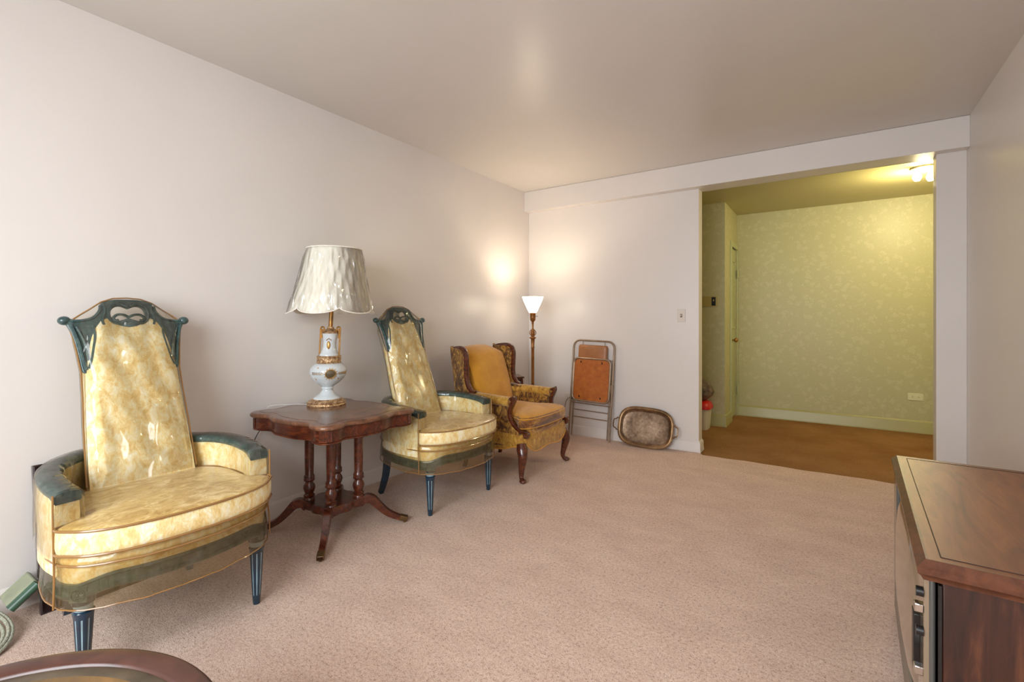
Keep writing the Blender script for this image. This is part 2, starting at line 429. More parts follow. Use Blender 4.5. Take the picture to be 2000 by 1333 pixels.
# rear wall with the window that lights the room (behind the camera)
wx0, wx1, wz0, wz1 = 0.90, 3.00, 0.72, 2.28
g = G().box((wx0 / 2, Y0 - 0.06, HT / 2), (wx0, 0.12, HT)); g.box(((wx1 + RX) / 2, Y0 - 0.06, HT / 2), (RX - wx1, 0.12, HT))
g.box(((wx0 + wx1) / 2, Y0 - 0.06, wz0 / 2), (wx1 - wx0, 0.12, wz0)); g.box(((wx0 + wx1) / 2, Y0 - 0.06, (wz1 + HT) / 2), (wx1 - wx0, 0.12, HT - wz1))
struct(g, 'wall_rear', 'wall')
wnd = G(); 
for x in (wx0 + .02, (wx0 * 2 + wx1) / 3, (wx0 + 2 * wx1) / 3, wx1 - .02): wnd.box((x, Y0 - 0.02, (wz0 + wz1) / 2), (0.05, 0.05, wz1 - wz0))
for z in (wz0 + .02, wz1 - .02): wnd.box(((wx0 + wx1) / 2, Y0 - 0.02, z), (wx1 - wx0, 0.05, 0.05))
wnd.box(((wx0 + wx1) / 2, Y0 + 0.03, wz0 - 0.02), (wx1 - wx0 + 0.12, 0.12, 0.03))
struct(wnd, 'window_1', 'frame_light')
# baseboards
def baseboard(name, p0, p1, nrm, mat, h=0.10, ret=None, z0=0.0):
    """moulded strip from p0 to p1 standing off along nrm"""
    prof = [(0, z0), (0.018, z0), (0.018, z0 + 0.02), (0.014, z0 + 0.03), (0.014, z0 + h - 0.022), (0.010, z0 + h - 0.012), (0.005, z0 + h - 0.004), (0, z0 + h)]
    rings = []
    pts = [p0, p1] + ([ret] if ret else [])
    for i, p in enumerate(pts):
        if ret and i == 1: off = Vector(nrm[0]) + Vector(nrm[1])
        elif ret: off = Vector(nrm[0] if i == 0 else nrm[1])
        else: off = Vector(nrm)
        rings.append([(p[0] + off.x * a, p[1] + off.y * a, z) for a, z in prof])
    g = G().loft(rings); struct(g, name, mat)
baseboard('baseboard_left', (0, Y0), (0, YW), (1, 0), 'trim')
baseboard('baseboard_back', (0.0, YW), (JL, YW), ((0, -1), (1, 0)), 'trim', ret=(JL, YW + WT + 0.0))
baseboard('baseboard_back_right', (RX, YW), (JR, YW), ((0, -1), (-1, 0)), 'trim', ret=(JR, YW + 0.03))
baseboard('baseboard_right', (RX, Y0), (RX, YW), (-1, 0), 'trim')
# hall
HH = 2.53; HX = 1.80; HY1 = 5.85; HY2 = 6.68
struct(G().box((2.5, HY2 + 0.05, HH / 2), (4.2, 0.10, HH + .1)), 'wall_hall_back', 'wallpaper')
g = G().box(((0.5 + HX) / 2, HY1 + 0.06, HH / 2), (HX - 0.5, 0.12, HH + .1))
struct(g, 'wall_hall_left', 'wallpaper')
dy0, dy1 = 6.24, 6.63
g = G().box((HX - 0.05, (HY1 + .12 + dy0) / 2, HH / 2), (0.10, dy0 - HY1 - .12, HH + .1)); g.box((HX - 0.05, (dy1 + HY2) / 2, HH / 2), (0.10, HY2 - dy1, HH + .1)); g.box((HX - 0.05, (dy0 + dy1) / 2, (2.09 + HH) / 2), (0.10, dy1 - dy0, HH - 2.09))
struct(g, 'wall_hall_closet', 'wallpaper')
struct(G().box((4.35, 5.7, HH / 2), (0.10, 2.2, HH + .1)), 'wall_hall_right', 'wallpaper')
struct(G().box((0.56, 5.3, HH / 2), (0.10, 1.3, HH + .1)), 'wall_hall_far_left', 'wallpaper')
g = G().box((JL / 2 + .29, YW + WT + 0.006, HH / 2), (JL - .62, 0.01, HH)); g.box(((JR + .012 + 4.35) / 2, YW + WT + 0.006, HH / 2), (4.338 - JR, 0.01, HH)); g.box(((JL + JR) / 2, YW + WT + 0.006, (ZB + HH) / 2), (JR - JL, 0.01, HH - ZB))
struct(g, 'wall_hall_front', 'wallpaper')
struct(G().box((2.45, (YW + WT + HY2) / 2, HH + 0.05), (4.0, HY2 - YW - WT, 0.10)), 'ceiling_hall', 'hall_ceiling')
baseboard('baseboard_hall_back', (HX, HY2), (4.3, HY2), (0, -1), 'green_trim', 0.135, z0=-0.012)
baseboard('baseboard_hall_left', (0.6, HY1), (HX, HY1), ((0, -1), (1, 0)), 'green_trim', 0.135, ret=(HX, dy0 - 0.05), z0=-0.012)
# closet door
d = thing('door_1', '', ''); del d['label']; del d['category']; d['kind'] = 'structure'
d.location = (HX, dy0, 0)
w = dy1 - dy0
g = G().box((0.008, -0.03, 1.04), (0.016, 0.06, 2.10)); g.box((0.008, w + 0.02, 1.04), (0.016, 0.04, 2.10)); g.box((0.008, w / 2 - .005, 2.11), (0.016, w + 0.09, 0.06))
g.build('door_frame', 'green_door', d, bevel=0.003)
g = G().box((-0.03, w / 2, 1.04), (0.035, w - 0.008, 2.07)); g.build('door_leaf', 'green_door', d, bevel=0.002)
lf = d.children[-1]
g = G()
for z0_, z1_ in ((0.25, 0.95), (1.1, 1.92)):
    for yy in (0.075, w - 0.075): g.box((-0.008, yy, (z0_ + z1_) / 2), (0.012, 0.02, z1_ - z0_ + .02))
    for zz in (z0_, z1_): g.box((-0.008, w / 2, zz), (0.012, w - 0.15, 0.02))
g.build('panel_moulding', 'green_door', d, bevel=0.004)
g = G().tube([(-0.012, 0.07, 0.955), (0.03, 0.07, 0.955)], 0.010); g.sphere((0.045, 0.07, 0.955), 0.028, sc=(0.8, 1, 1)); g.tube([(-0.012, 0.07, 0.955), (-0.006, 0.07, 0.955)], 0.028, 16)
g.build('door_knob', 'brass', d)
for z in (0.32, 1.78):
    g = G().box((0.0175, w - 0.006, z), (0.004, 0.05, 0.10)); g.tube([(0.022, w - 0.004, z - 0.05), (0.022, w - 0.004, z + 0.05)], 0.007); g.build('hinge', 'green_door', d)

# hall ceiling light
L = (3.476, 5.48)
t_ = thing('ceiling_light', 'bare glowing bulbs on a round white ceiling holder in the green hall', 'ceiling light', (L[0], L[1], HH))
G().lathe([(0.001, 0), (0.09, 0), (0.095, -0.015), (0.06, -0.03), (0.001, -0.032)]).build('holder', 'white_plastic', t_)
for dx, dy in ((-0.05, -0.03), (0.05, 0.03)):
    g = G().lathe([(0.001, -0.12), (0.02, -0.116), (0.032, -0.095), (0.033, -0.08), (0.022, -0.05), (0.016, -0.033), (0.001, -0.032)], c=(dx, dy), n=20)
    g.build('light_bulb', 'bulb', t_)
pl = bpy.data.lights.new('hall_bulb_light', 'POINT'); pl.energy = 44; pl.color = (1, 0.86, 0.50); pl.shadow_soft_size = 0.06
po = bpy.data.objects.new('hall_bulb_light', pl); COL.objects.link(po); po.location = (L[0], L[1], HH - 0.155)

# ------------------------------------------------------------------ wall fittings
def plate(name, label, cat, loc, rz, w, h, mat, slots, switch=False, screws=True):
    """plate in local XZ plane facing -Y"""
    t = thing(name, label, cat, loc, rz)
    G().box((0, -0.003, 0), (w, 0.006, h)).build('cover_plate', mat, t, bevel=0.0025)
    if switch:
        G().box((0, -0.0065, 0), (0.018, 0.003, 0.032)).build('toggle_slot', 'black' if mat == 'brass_plate' else 'dark_mark', t)
        G().box((0, -0.012, 0.003), (0.008, 0.016, 0.014), M=Matrix.Rotation(0.5, 3, 'X')).build('toggle', 'plate', t, bevel=0.001)
    for (x, z, vert) in slots:
        g = G()
        n = 20
        ring = [(x + 0.017 * math.cos(2 * PI * k / n), z + 0.014 * math.sin(2 * PI * k / n)) for k in range(n)]
        g.loft([[(a, -0.0085, b) for a, b in ring], [(a, -0.005, b) for a, b in ring]]); s = g.build('socket', mat, t)
        g = G()
        for q in (-0.006, 0.006): g.box((x + (q if vert else 0), -0.009, z + (0 if vert else q)), (0.0025 if vert else 0.009, 0.002, 0.009 if vert else 0.0025))
        g.build('socket_slot', 'black', s)
    return t
plate('light_switch', 'ivory toggle light switch on the pale wall beside the hall opening', 'light switch', (1.655, YW, 1.238), 0, 0.072, 0.116, 'plate', [], True)
sw = plate('switch_plate', 'brass double switch plate on the green hall wall behind the opening', 'light switch', (1.62, HY1, 1.41), 0, 0.22, 0.118, 'brass_plate', [], False)
G().box((0.062, -0.0075, 0), (0.044, 0.004, 0.098)).build('switch_insert', 'black', sw)
g = G().box((0.062, -0.014, 0.012), (0.012, 0.012, 0.02)); g.build('toggle', 'brass_plate', sw, bevel=0.002)
plate('hall_outlet', 'horizontal twin wall outlet low on the green wallpapered hall wall', 'outlet', (3.55, HY2, 0.374), 0, 0.13, 0.075, 'plate_green', [(-0.026, 0, False), (0.026, 0, False)])
wo = plate('wall_outlet', 'ivory wall outlet with dark plug on the pale wall left of the folding chair', 'outlet', (0.512, YW, 0.385), 0, 0.12, 0.075, 'plate', [(-0.026, 0, False), (0.026, 0, False)])

# ------------------------------------------------------------------ tall-backed vinyl covered armchair
def tall_chair(label, loc, rz):
    t = thing('tall_back_armchair', label, 'armchair', loc, rz, None)
    half = [(0.382, 0), (0.376, 0.09), (0.354, 0.18), (0.312, 0.262), (0.262, 0.308), (0.20, 0.328), (0.05, 0.330), (-0.10, 0.305), (-0.22, 0.250), (-0.30, 0.16), (-0.328, 0)]
    out = crom([(p.x, p.y, 0) for p in mirror_outline(half)], 5, True)
    def ring(sc, z, off=0.0):
        r = []
        n = len(out)
        for i, p in enumerate(out):
            tg = (out[(i + 1) % n] - out[i - 1]).normalized(); nm = Vector((tg.y, -tg.x, 0))
            zz = z(p) if callable(z) else z
            q = p * sc + nm * off; r.append((q.x, q.y, zz))
        return r
    front = lambda p: ss(0.27, 0.35, p.x) * 0.032
    # upholstered base
    g = G().loft([ring(0.9, 0.325), ring(1, 0.33), ring(1, 0.355, 0.004), ring(1, 0.375, 0.003), ring(1, 0.383, -0.006), ring(1, 0.395, 0.006), ring(1, 0.415, 0.008), ring(1, 0.43, 0.0), ring(0.9, 0.432)])
    g.build('seat_base', 'gold_fabric', t)
    # painted serpentine rail
    g = G().loft([ring(0.93, lambda p: 0.283 + front(p)), ring(1, lambda p: 0.283 + front(p), 0.004), ring(1, lambda p: 0.289 + front(p), 0.010), ring(1, lambda p: 0.300 + front(p), 0.011), ring(1, lambda p: 0.304 + front(p), 0.007), ring(1, lambda p: 0.326 + front(p), 0.007), ring(1, lambda p: 0.330 + front(p), 0.011), ring(1, lambda p: 0.338 + front(p), 0.009), ring(0.93, lambda p: 0.340 + front(p), 0.0)])
    rail = g.build('seat_rail', 'teal', t)
    for s in (-1, 1):                       # rosette over each front leg
        c = Vector((0.286, 0.292 * s, 0.306)); nd = Vector((0.72, 0.69 * s, 0)).normalized(); sd = Vector((-nd.y, nd.x, 0)); upv = Vector((0, 0, 1))
        g = G()
        R3 = Matrix((sd, nd, upv)).transposed()
        g.box(c + nd * 0.002, (0.052, 0.014, 0.050), M=R3)
        cen = c + nd * 0.010
        g.tube([cen + (sd * math.cos(a) + upv * math.sin(a)) * 0.020 for a in [2 * PI * k / 20 for k in range(20)]], 0.0028, 6, closed=True)
        for k in range(12):
            a = 2 * PI * k / 12
            g.tube([cen + (sd * math.cos(a) + upv * math.sin(a)) * 0.006 + nd * .001, cen + (sd * math.cos(a) + upv * math.sin(a)) * 0.016], 0.0026, 5)
        g.sphere(cen, 0.006, 8, 6)
        g.build('rosette', 'teal', rail)
    # legs
    for s in (-1, 1):
        prof = [(0.001, 0.0), (0.0135, 0.0), (0.0145, 0.012), (0.0165, 0.035), (0.017, 0.040), (0.0265, 0.218), (0.0272, 0.224), (0.029, 0.235), (0.030, 0.240), (0.025, 0.246), (0.0255, 0.262), (0.031, 0.268), (0.031, 0.30), (0.001, 0.30)]
        n = 64
        def rf(a, z, k): return 0.92 if (0.038 < z < 0.22 and k % 8 in (3, 4, 5)) else 1.0
        g = G().lathe(prof, n=n, rfun=rf, mfun=lambda i, k: 1 if (i == 4 and k % 8 in (3, 4)) or i in (9, 10) else 0)
        for i in range(len(g.v)): g.v[i] = (g.v[i][0] + 0.268, g.v[i][1] + 0.279 * s, g.v[i][2])
        g.build('front_leg', ['navy_leg', 'flute'], t, angle=30)
    for s in (-1, 1):
        path = crom([(-0.22, 0.21 * s, 0.30), (-0.225, 0.212 * s, 0.22), (-0.238, 0.215 * s, 0.13), (-0.265, 0.218 * s, 0.05), (-0.285, 0.220 * s, 0.0)], 4)
        sec = [(-1, -.7), (1, -.7), (1, .7), (-1, .7)]
        G().tube(path, [0.026 - 0.009 * i / (len(path) - 1) for i in range(len(path))], sec=sec, up=(0, 1, 0)).build('rear_leg', 'navy_leg', t, bevel=0.003)
    # T cushion
    ch = [(0.402, 0), (0.398, 0.10), (0.378, 0.20), (0.338, 0.278), (0.280, 0.328), (0.256, 0.342), (0.232, 0.338), (0.222, 0.31), (0.21, 0.288), (0.16, 0.288), (0.0, 0.285), (-0.10, 0.25), (-0.16, 0.17), (-0.17, 0)]
    co = crom([(p.x, p.y, 0) for p in mirror_outline(ch)], 4, True)
    def cr(off, z, sc=1.0):
        r = []; n = len(co)
        for i, p in enumerate(co):
            tg = (co[(i + 1) % n] - co[i - 1]).normalized(); nm = Vector((tg.y, -tg.x, 0))
            q = Vector((0.1, 0, 0)) + (p - Vector((0.1, 0, 0))) * sc + nm * off; r.append((q.x, q.y, z))
        return r
    g = G().loft([cr(-0.02, 0.436, 0.9), cr(-0.006, 0.438), cr(0.0, 0.444), cr(0.003, 0.46), cr(0.003, 0.50), cr(0.0, 0.515), cr(-0.006, 0.521), cr(0, 0.526, 0.92), cr(0, 0.532, 0.75), cr(0, 0.538, 0.5), cr(0, 0.540, 0.2)], mi=0)
    n = len(co)
    for i in range(len(g.f)):
        if 5 * n <= i: g.mi[i] = 1
    cu = g.build('seat_cushion', ['gold_fabric', 'gold_seat'], t, angle=60)
    G().tube(cr(0.0035, 0.520), 0.0042, 6, closed=True, up=(0, 0, 1)).build('piping', 'piping', cu)
    G().tube(cr(0.0035, 0.441), 0.0042, 6, closed=True, up=(0, 0, 1)).build('piping', 'piping', cu)
    # arms
    for s in (-1, 1):
        cl = crom([(0.218, 0.310 * s, 0), (0.12, 0.322 * s, 0), (0.0, 0.318 * s, 0), (-0.11, 0.290 * s, 0), (-0.195, 0.235 * s, 0), (-0.255, 0.165 * s, 0), (-0.285, 0.06 * s, 0)], 6)
        N = len(cl); rings = []; rr = []; vr = []
        for i, p in enumerate(cl):
            a = cl[max(i - 1, 0)]; b = cl[min(i + 1, N - 1)]; tg = (b - a).normalized(); nm = Vector((-tg.y, tg.x, 0)) * (1)
            u = i / (N - 1); zt = 0.606 + 0.024 * math.sin(min(u * 1.6, 1) * PI * 0.55); th = 0.031
            prof = [(-th, 0.43), (-th, zt - 0.004), (-th + 0.004, zt), (th - 0.004, zt), (th, zt - 0.004), (th, 0.43), (th, 0.36), (-th, 0.36)]
            prof = [(-th, 0.36), (-th, 0.45), (-th - 0.003, 0.55), (-th, zt - 0.004), (-th + 0.004, zt), (th - 0.004, zt), (th, zt - 0.004), (th + 0.003, 0.55), (th, 0.45), (th, 0.36)]
            rings.append([(p.x + nm.x * o, p.y + nm.y * o, z) for o, z in prof])
            w = 0.036; zz = zt
            dz = -0.010 if i == 0 else (-0.004 if i == 1 else 0)
            pr = [(-w + .004, zz - 0.001 + dz), (-w, zz + 0.004 + dz), (-w, zz + 0.016), (-w + 0.008, zz + 0.024), (0, zz + 0.027), (w - 0.008, zz + 0.024), (w, zz + 0.016), (w, zz + 0.004 + dz), (w - .004, zz - 0.001 + dz)]
            ex = tg * (-0.008 if i == 0 else 0)
            rr.append([(p.x + nm.x * o + ex.x, p.y + nm.y * o + ex.y, z) for o, z in pr])
            w = 0.043; pr = [(-w + .002, 0.42), (-w, 0.5), (-w + .002, zt), (-w + 0.004, zt + 0.02), (-w + 0.016, zt + 0.033), (0, zt + 0.036), (w - 0.016, zt + 0.033), (w - 0.004, zt + 0.02), (w - .002, zt), (w, 0.5), (w - .002, 0.42)]
            ex = tg * (-0.013 if i == 0 else 0)
            vr.append([(p.x + nm.x * o + ex.x, p.y + nm.y * o + ex.y, z) for o, z in pr])
        a = G().loft(rings).build('arm', 'gold_fabric', t, angle=50)
        G().loft(rr).build('arm_rail', 'teal', a, angle=50)
        G().loft(vr, closed=False, cap=(True, False)).build('vinyl_cover', 'vinyl', a, angle=60)
        # seams down the front of the arm cover
        e0 = vr[0]
        side = e0[0] if abs(e0[0][1]) > abs(e0[-1][1]) else e0[-1]
        G().tube(crom([(side[0] + .001, side[1], 0.63), (side[0] + 0.003, side[1], 0.56), (side[0] + .002, side[1] - .002 * s, 0.45), (0.232, 0.345 * s, 0.40), (0.240, 0.346 * s, 0.335), (0.242, 0.348 * s, 0.264)], 4), 0.003, 6).build('cover_seam', 'piping', a)
    # back
    def lean(z): return -0.085 - 0.385 * max(z - 0.50, 0) + 0.06 * max(z - 0.5, 0) ** 2
    ztop = [(0, 1.172), (0.25, 1.178), (0.5, 1.200), (0.72, 1.214), (0.88, 1.206), (1.0, 1.150)]
    hw = [(0.44, 0.184), (0.6, 0.182), (0.75, 0.176), (0.9, 0.168), (1.0, 0.163), (1.08, 0.150), (1.15, 0.134), (1.19, 0.118), (1.22, 0.104)]
    NS, NZ = 28, 36
    front_v = []; rings = []
    g = G()
    for side_i, (dx) in enumerate((0, -1)):
        vs = []; fs = []
        for j in range(NZ + 1):
            for i in range(NS + 1):
                s_ = -1 + 2 * i / NS
                zt = interp(ztop, abs(s_)); z = 0.44 + (zt - 0.44) * j / NZ
                y = s_ * interp(hw, z)
                x = lean(z)
                if dx == 0: x += 0.022 * (1 - abs(s_) ** 5) * (1 - (j / NZ) ** 14) - 0.010
                else: x -= 0.062 + 0.01 * (1 - abs(s_) ** 4)
                vs.append((x, y, z))
        for j in range(NZ):
            for i in range(NS):
                a = j * (NS + 1) + i; q = (a, a + 1, a + NS + 2, a + NS + 1)
                fs.append(q if dx == 0 else tuple(reversed(q)))
        g.add(vs, fs)
    O = (NZ + 1) * (NS + 1)
    rim = [i for i in range(NS + 1)] + [(j + 1) * (NS + 1) + NS for j in range(NZ)] + [NZ * (NS + 1) + i for i in range(NS - 1, -1, -1)] + [j * (NS + 1) for j in range(NZ - 1, 0, -1)]
    for a, b in zip(rim, rim[1:] + rim[:1]): g.f.append([a, a + O, b + O, b]); g.mi.append(0)
    bk = g.build('backrest', 'gold_fabric', t, angle=60)
    # carved crest with pierced opening
    R = [(0, 1.288), (0.045, 1.286), (0.080, 1.276), (0.090, 1.266), (0.100, 1.236), (0.125, 1.205), (0.165, 1.194), (0.200, 1.200), (0.208, 1.185), (0.196, 1.150), (0.184, 1.095), (0.176, 1.04), (0.168, 0.985), (0.155, 0.985), (0.132, 1.02), (0.120, 1.07), (0.110, 1.12), (0.09, 1.17), (0.055, 1.172), (0.0, 1.152)]
    oc = crom([(a, b, 0) for a, b in R], 4)
    outer = [(p.x, p.y) for p in oc] + [(-p.x, p.y) for p in reversed(oc[1:-1])]
    Hh = [(0.0, 1.252), (0.025, 1.262), (0.05, 1.258), (0.066, 1.238), (0.064, 1.208), (0.045, 1.190), (0.018, 1.196), (0.0, 1.204)]
    hc = crom([(a, b, 0) for a, b in Hh], 4)
    hole = [(p.x, p.y) for p in hc] + [(-p.x, p.y) for p in reversed(hc[1:-1])]
    vs, fs = curve_prism([outer, list(reversed(hole))], 0.014, 0.004, 3)
    vs = [(lean(v.y) - 0.022 + v.z, v.x, v.y) for v in vs]
    g = G().add(vs, fs)
    cr_ = g.build('crest', 'teal', t, angle=35)
    fx = lambda z, o=0.0: lean(z) - 0.006 + o
    g = G()
    for s in (-1, 1):
        def path3(pts, r, n=6): g.tube(crom([(fx(z, o), y * s, z) for y, z, o in pts], 5), r, n)
        path3([(0.0, 1.196, 0), (0.02, 1.19, 0.003), (0.045, 1.184, 0.003), (0.068, 1.20, 0.002), (0.072, 1.232, 0.002), (0.058, 1.262, 0.003), (0.03, 1.270, 0.004), (0.006, 1.258, 0.005)], 0.0055)
        path3([(0.0, 1.212, -.006), (0.02, 1.222, 0), (0.042, 1.222, 0), (0.056, 1.208, 0), (0.05, 1.196, 0), (0.038, 1.198, 0)], 0.0065)
        path3([(0.006, 1.262, .002), (0.012, 1.276, .003), (0.022, 1.272, .003), (0.020, 1.262, .003)], 0.0030)
        path3([(0.014, 1.262, .002), (0.026, 1.278, .003), (0.040, 1.270, .003), (0.036, 1.260, .003)], 0.0030)
        path3([(0.098, 1.262, 0), (0.104, 1.236, .002), (0.128, 1.208, .002), (0.165, 1.197, .002), (0.198, 1.196, .002)], 0.0055)
        path3([(0.198, 1.178, 0), (0.188, 1.14, .002), (0.176, 1.09, .002), (0.168, 1.03, .002), (0.160, 0.99, 0)], 0.006)
        path3([(0.128, 1.175, 0), (0.124, 1.13, .003), (0.132, 1.08, .003), (0.142, 1.03, .003), (0.152, 0.995, 0)], 0.005)
        path3([(0.182, 1.17, 0), (0.165, 1.12, .004), (0.155, 1.07, .004), (0.152, 1.03, .002)], 0.006)
        path3([(0.088, 1.272, 0), (0.085, 1.24, .003), (0.095, 1.20, .003), (0.09, 1.178, .002)], 0.005)
    g.build('carving', 'teal', cr_)
    for s in (-1, 1):
        g = G().sphere((fx(1.2) - 0.01, 0.217 * s, 1.196), 0.020, 14, 10, sc=(1, 1.1, 0.95)); g.tube([(fx(1.19) - 0.01, 0.19 * s, 1.18), (fx(1.2) - .01, 0.212 * s, 1.194)], 0.016)
        g.build('ear_knob', 'teal', cr_)
    # vinyl slip over the back
    ch_ = [(0.54, 0.190), (0.62, 0.188), (0.75, 0.184), (0.88, 0.178), (0.98, 0.176), (1.06, 0.184), (1.12, 0.192), (1.17, 0.201), (1.19, 0.200)]
    right = [(w_, z_) for z_, w_ in ch_]
    top = [(0.17, 1.215), (0.13, 1.245), (0.092, 1.276), (0.05, 1.293), (0.0, 1.297)]
    hp = right + top
    full = [(y, z) for y, z in hp] + [(-y, z) for y, z in reversed(hp[:-1])]
    full = [(full[i][0], full[i][1]) for i in range(len(full))]
    fine = []
    for (a, b) in zip(full, full[1:]):
        for q in range(3): fine.append((a[0] + (b[0] - a[0]) * q / 3, a[1] + (b[1] - a[1]) * q / 3))
    fine.append(full[-1])
    ctop = [(0, 1.297), (0.25, 1.293), (0.46, 1.276), (0.65, 1.245), (0.85, 1.215), (1.0, 1.19)]
    NSC, NZC = 44, 70
    def cover_grid(sgn):
        vs = []
        for j in range(NZC + 1):
            v_ = j / NZC
            for i in range(NSC + 1):
                s_ = -1 + 2 * i / NSC
                zt_ = interp(ctop, abs(s_)); z = 0.54 + (zt_ - 0.54) * v_
                y = s_ * interp([(q[0], q[1]) for q in ch_], z)
                fade = min(1, (1 - abs(s_)) * 6) * min(1, (1 - v_) * 8) * min(1, v_ * 12)
                if sgn > 0:
                    x = lean(z) + 0.020 - 0.016 * abs(s_) ** 3 - 0.024 * ss(0.82, 1.0, abs(s_)) - 0.02 * ss(0.95, 1, v_)
                    cre = abs(math.sin(y * 26 + 1.3 * math.sin(z * 7) + 0.6)) + 0.6 * abs(math.sin(z * 17 + y * 13 + math.sin(y * 21)))
                    x += (0.0085 * cre + 0.003 * math.sin(z * 43 + y * 30)) * fade
                else:
                    x = lean(z) - 0.085 + 0.03 * ss(0.9, 1.0, abs(s_)) + 0.05 * ss(0.85, 1, v_) + 0.003 * math.sin(z * 23 + y * 31) * fade
                vs.append((x, y, z))
        return vs
    g = G()
    fs_ = [(j * (NSC + 1) + i, j * (NSC + 1) + i + 1, (j + 1) * (NSC + 1) + i + 1, (j + 1) * (NSC + 1) + i) for j in range(NZC) for i in range(NSC)]
    g.add(cover_grid(1), fs_); g.add(cover_grid(-1), [tuple(reversed(f)) for f in fs_])
    O = (NZC + 1) * (NSC + 1)
    rim = [j * (NSC + 1) for j in range(NZC + 1)] + [NZC * (NSC + 1) + i for i in range(1, NSC + 1)] + [j * (NSC + 1) + NSC for j in range(NZC - 1, -1, -1)]
    for a_, b_ in zip(rim, rim[1:]): g.f.append([a_, b_, b_ + O, a_ + O]); g.mi.append(0)
    cv = g.build('vinyl_cover', 'vinyl', t, angle=80)
    g = G().tube([(lean(z) - 0.004 - 0.01, y * 1.006, z + (0.002 if z > 1.19 else 0)) for y, z in fine], 0.0032, 6)
    g.build('cover_seam', 'piping', cv)
    # vinyl skirt hanging over base and rail
    wav = lambda i, a: a * math.sin(i * 0.55) + a * 0.6 * math.sin(i * 1.3 + 1)
    def sk(z, off, a=0.0):
        r = ring(1, z, off); n = len(out); rr = []
        for i, p in enumerate(r):
            c = Vector((p[0], p[1], 0)); d_ = c.normalized() * wav(i, a); rr.append((p[0] + d_.x, p[1] + d_.y, p[2] + wav(i * 1.7, a * 0.5)))
        return rr
    g = G().loft([sk(0.432, 0.006), sk(0.415, 0.013, .001), sk(0.40, 0.015, .001), sk(0.38, 0.010, .001), sk(0.34, 0.015, .001), sk(0.30, 0.018, .0015), sk(0.262, 0.018, .002)], cap=(False, False))
    cv = g.build('vinyl_skirt', 'vinyl_skirt', t, angle=80)
    G().tube(sk(0.262, 0.018, .002), 0.0028, 6, closed=True, up=(0, 0, 1)).build('cover_seam', 'piping', cv)
    G().tube(sk(0.402, 0.016, .001), 0.0038, 6, closed=True, up=(0, 0, 1)).build('cover_seam', 'piping', cv)
    return t
yaw = math.radians(-3)
ch1 = tall_chair('tall-backed marbled gold armchair under clear vinyl, nearest, left of the mahogany table', (0.508, 0.826, 0), yaw)
ch1['group'] = 'pair of tall-backed vinyl covered armchairs'
ch2 = copy_tree(ch1)
ch2.location = (0.512, 2.464, 0)
ch2['label'] = 'tall-backed marbled gold armchair under clear vinyl, between the mahogany table and the mustard wing chair'

# ------------------------------------------------------------------ mahogany lamp table
tb = thing('pedestal_table', 'mahogany pedestal table with serpentine top between the two tall gold armchairs', 'table', (0.425, 1.735, 0), 0)
def table_outline(off=0.0, hx=0.365, hy=0.325):
    pts = []
    def side(L, D, n=20):
        # from -L..L along the side; returns (along, out)
        r = []
        for i in range(n + 1):
            s_ = -1 + 2 * i / n
            a = abs(s_)
            o_ = D - 0.036 + 0.030 * ss(0, 1, (0.66 - a) / 0.45) if a < 0.66 else D - 0.036 + 0.026 * ss(0.66, 0.86, a)
            r.append((s_ * L, o_ + off))
        return r
    c = 0.072
    for ang, L, D in ((0, hy - c, hx), (90, hx - c, hy), (180, hy - c, hx), (270, hx - c, hy)):
        a = math.radians(ang); nx, ny = math.cos(a), math.sin(a); tx, ty = -ny, nx
        for al, o_ in side(L, D): pts.append((nx * o_ + tx * al, ny * o_ + ty * al))
        # rounded corner lobe
        a2 = math.radians(ang + 45)
        D2 = hy if ang in (0, 180) else hx
        sx = 1 if ang in (0, 270) else -1; sy = 1 if ang in (0, 90) else -1
        cx_, cy_ = sx * (hx - c), sy * (hy - c)
        for q in (-35, -18, 0, 18, 35):
            b = math.radians(ang + 45 + q); r = 0.062 + off
            pts.append((cx_ + r * math.cos(b), cy_ + r * math.sin(b)))
    return pts
O1 = table_outline
def lvl(off, z): return [(x, y, z) for x, y in O1(off)]
g = G().loft([lvl(-0.03, 0.655), lvl(0.0, 0.656), lvl(0.004, 0.660), lvl(0.006, 0.667), lvl(0.003, 0.674), lvl(-0.004, 0.679), lvl(-0.012, 0.680), lvl(-0.045, 0.680)])
tt = g.build('table_top', 'mahogany_rim', tb, angle=50)
g = G().loft([lvl(-0.046, 0.679), lvl(-0.046, 0.6812), lvl(-0.05, 0.6815)]); g.build('inlay', 'mahogany_top', tt)
g = G().loft([lvl(-0.018, 0.592), lvl(-0.018, 0.656)]); g.loft([lvl(-0.014, 0.584), lvl(-0.010, 0.586), lvl(-0.010, 0.592), lvl(-0.016, 0.595)])
ap = g.build('apron', 'mahogany', tb, angle=40)
g = G()
for sx in (-1, 1):
    for sy in (-1, 1):
        for q in range(-4, 5):
            a0 = math.atan2(sy, sx) + q * 0.155; r = 0.047
            cx_, cy_ = sx * (0.365 - 0.072), sy * (0.325 - 0.072)
            g.tube([(cx_ + r * math.cos(a0), cy_ + r * math.sin(a0), 0.597), (cx_ + r * math.cos(a0), cy_ + r * math.sin(a0), 0.652)], 0.0045, 8)
        g.build('reeded_corner', 'mahogany', ap); g = G()
colp = [(0.001, 0.17), (0.030, 0.17), (0.031, 0.182), (0.026, 0.187), (0.030, 0.193), (0.031, 0.199), (0.026, 0.203), (0.022, 0.208), (0.028, 0.222), (0.033, 0.240), (0.030, 0.256), (0.022, 0.268), (0.021, 0.275), (0.029, 0.281), (0.031, 0.288), (0.028, 0.295), (0.030, 0.302), (0.027, 0.310), (0.023, 0.318), (0.025, 0.40), (0.0255, 0.55), (0.028, 0.60), (0.001, 0.60)]
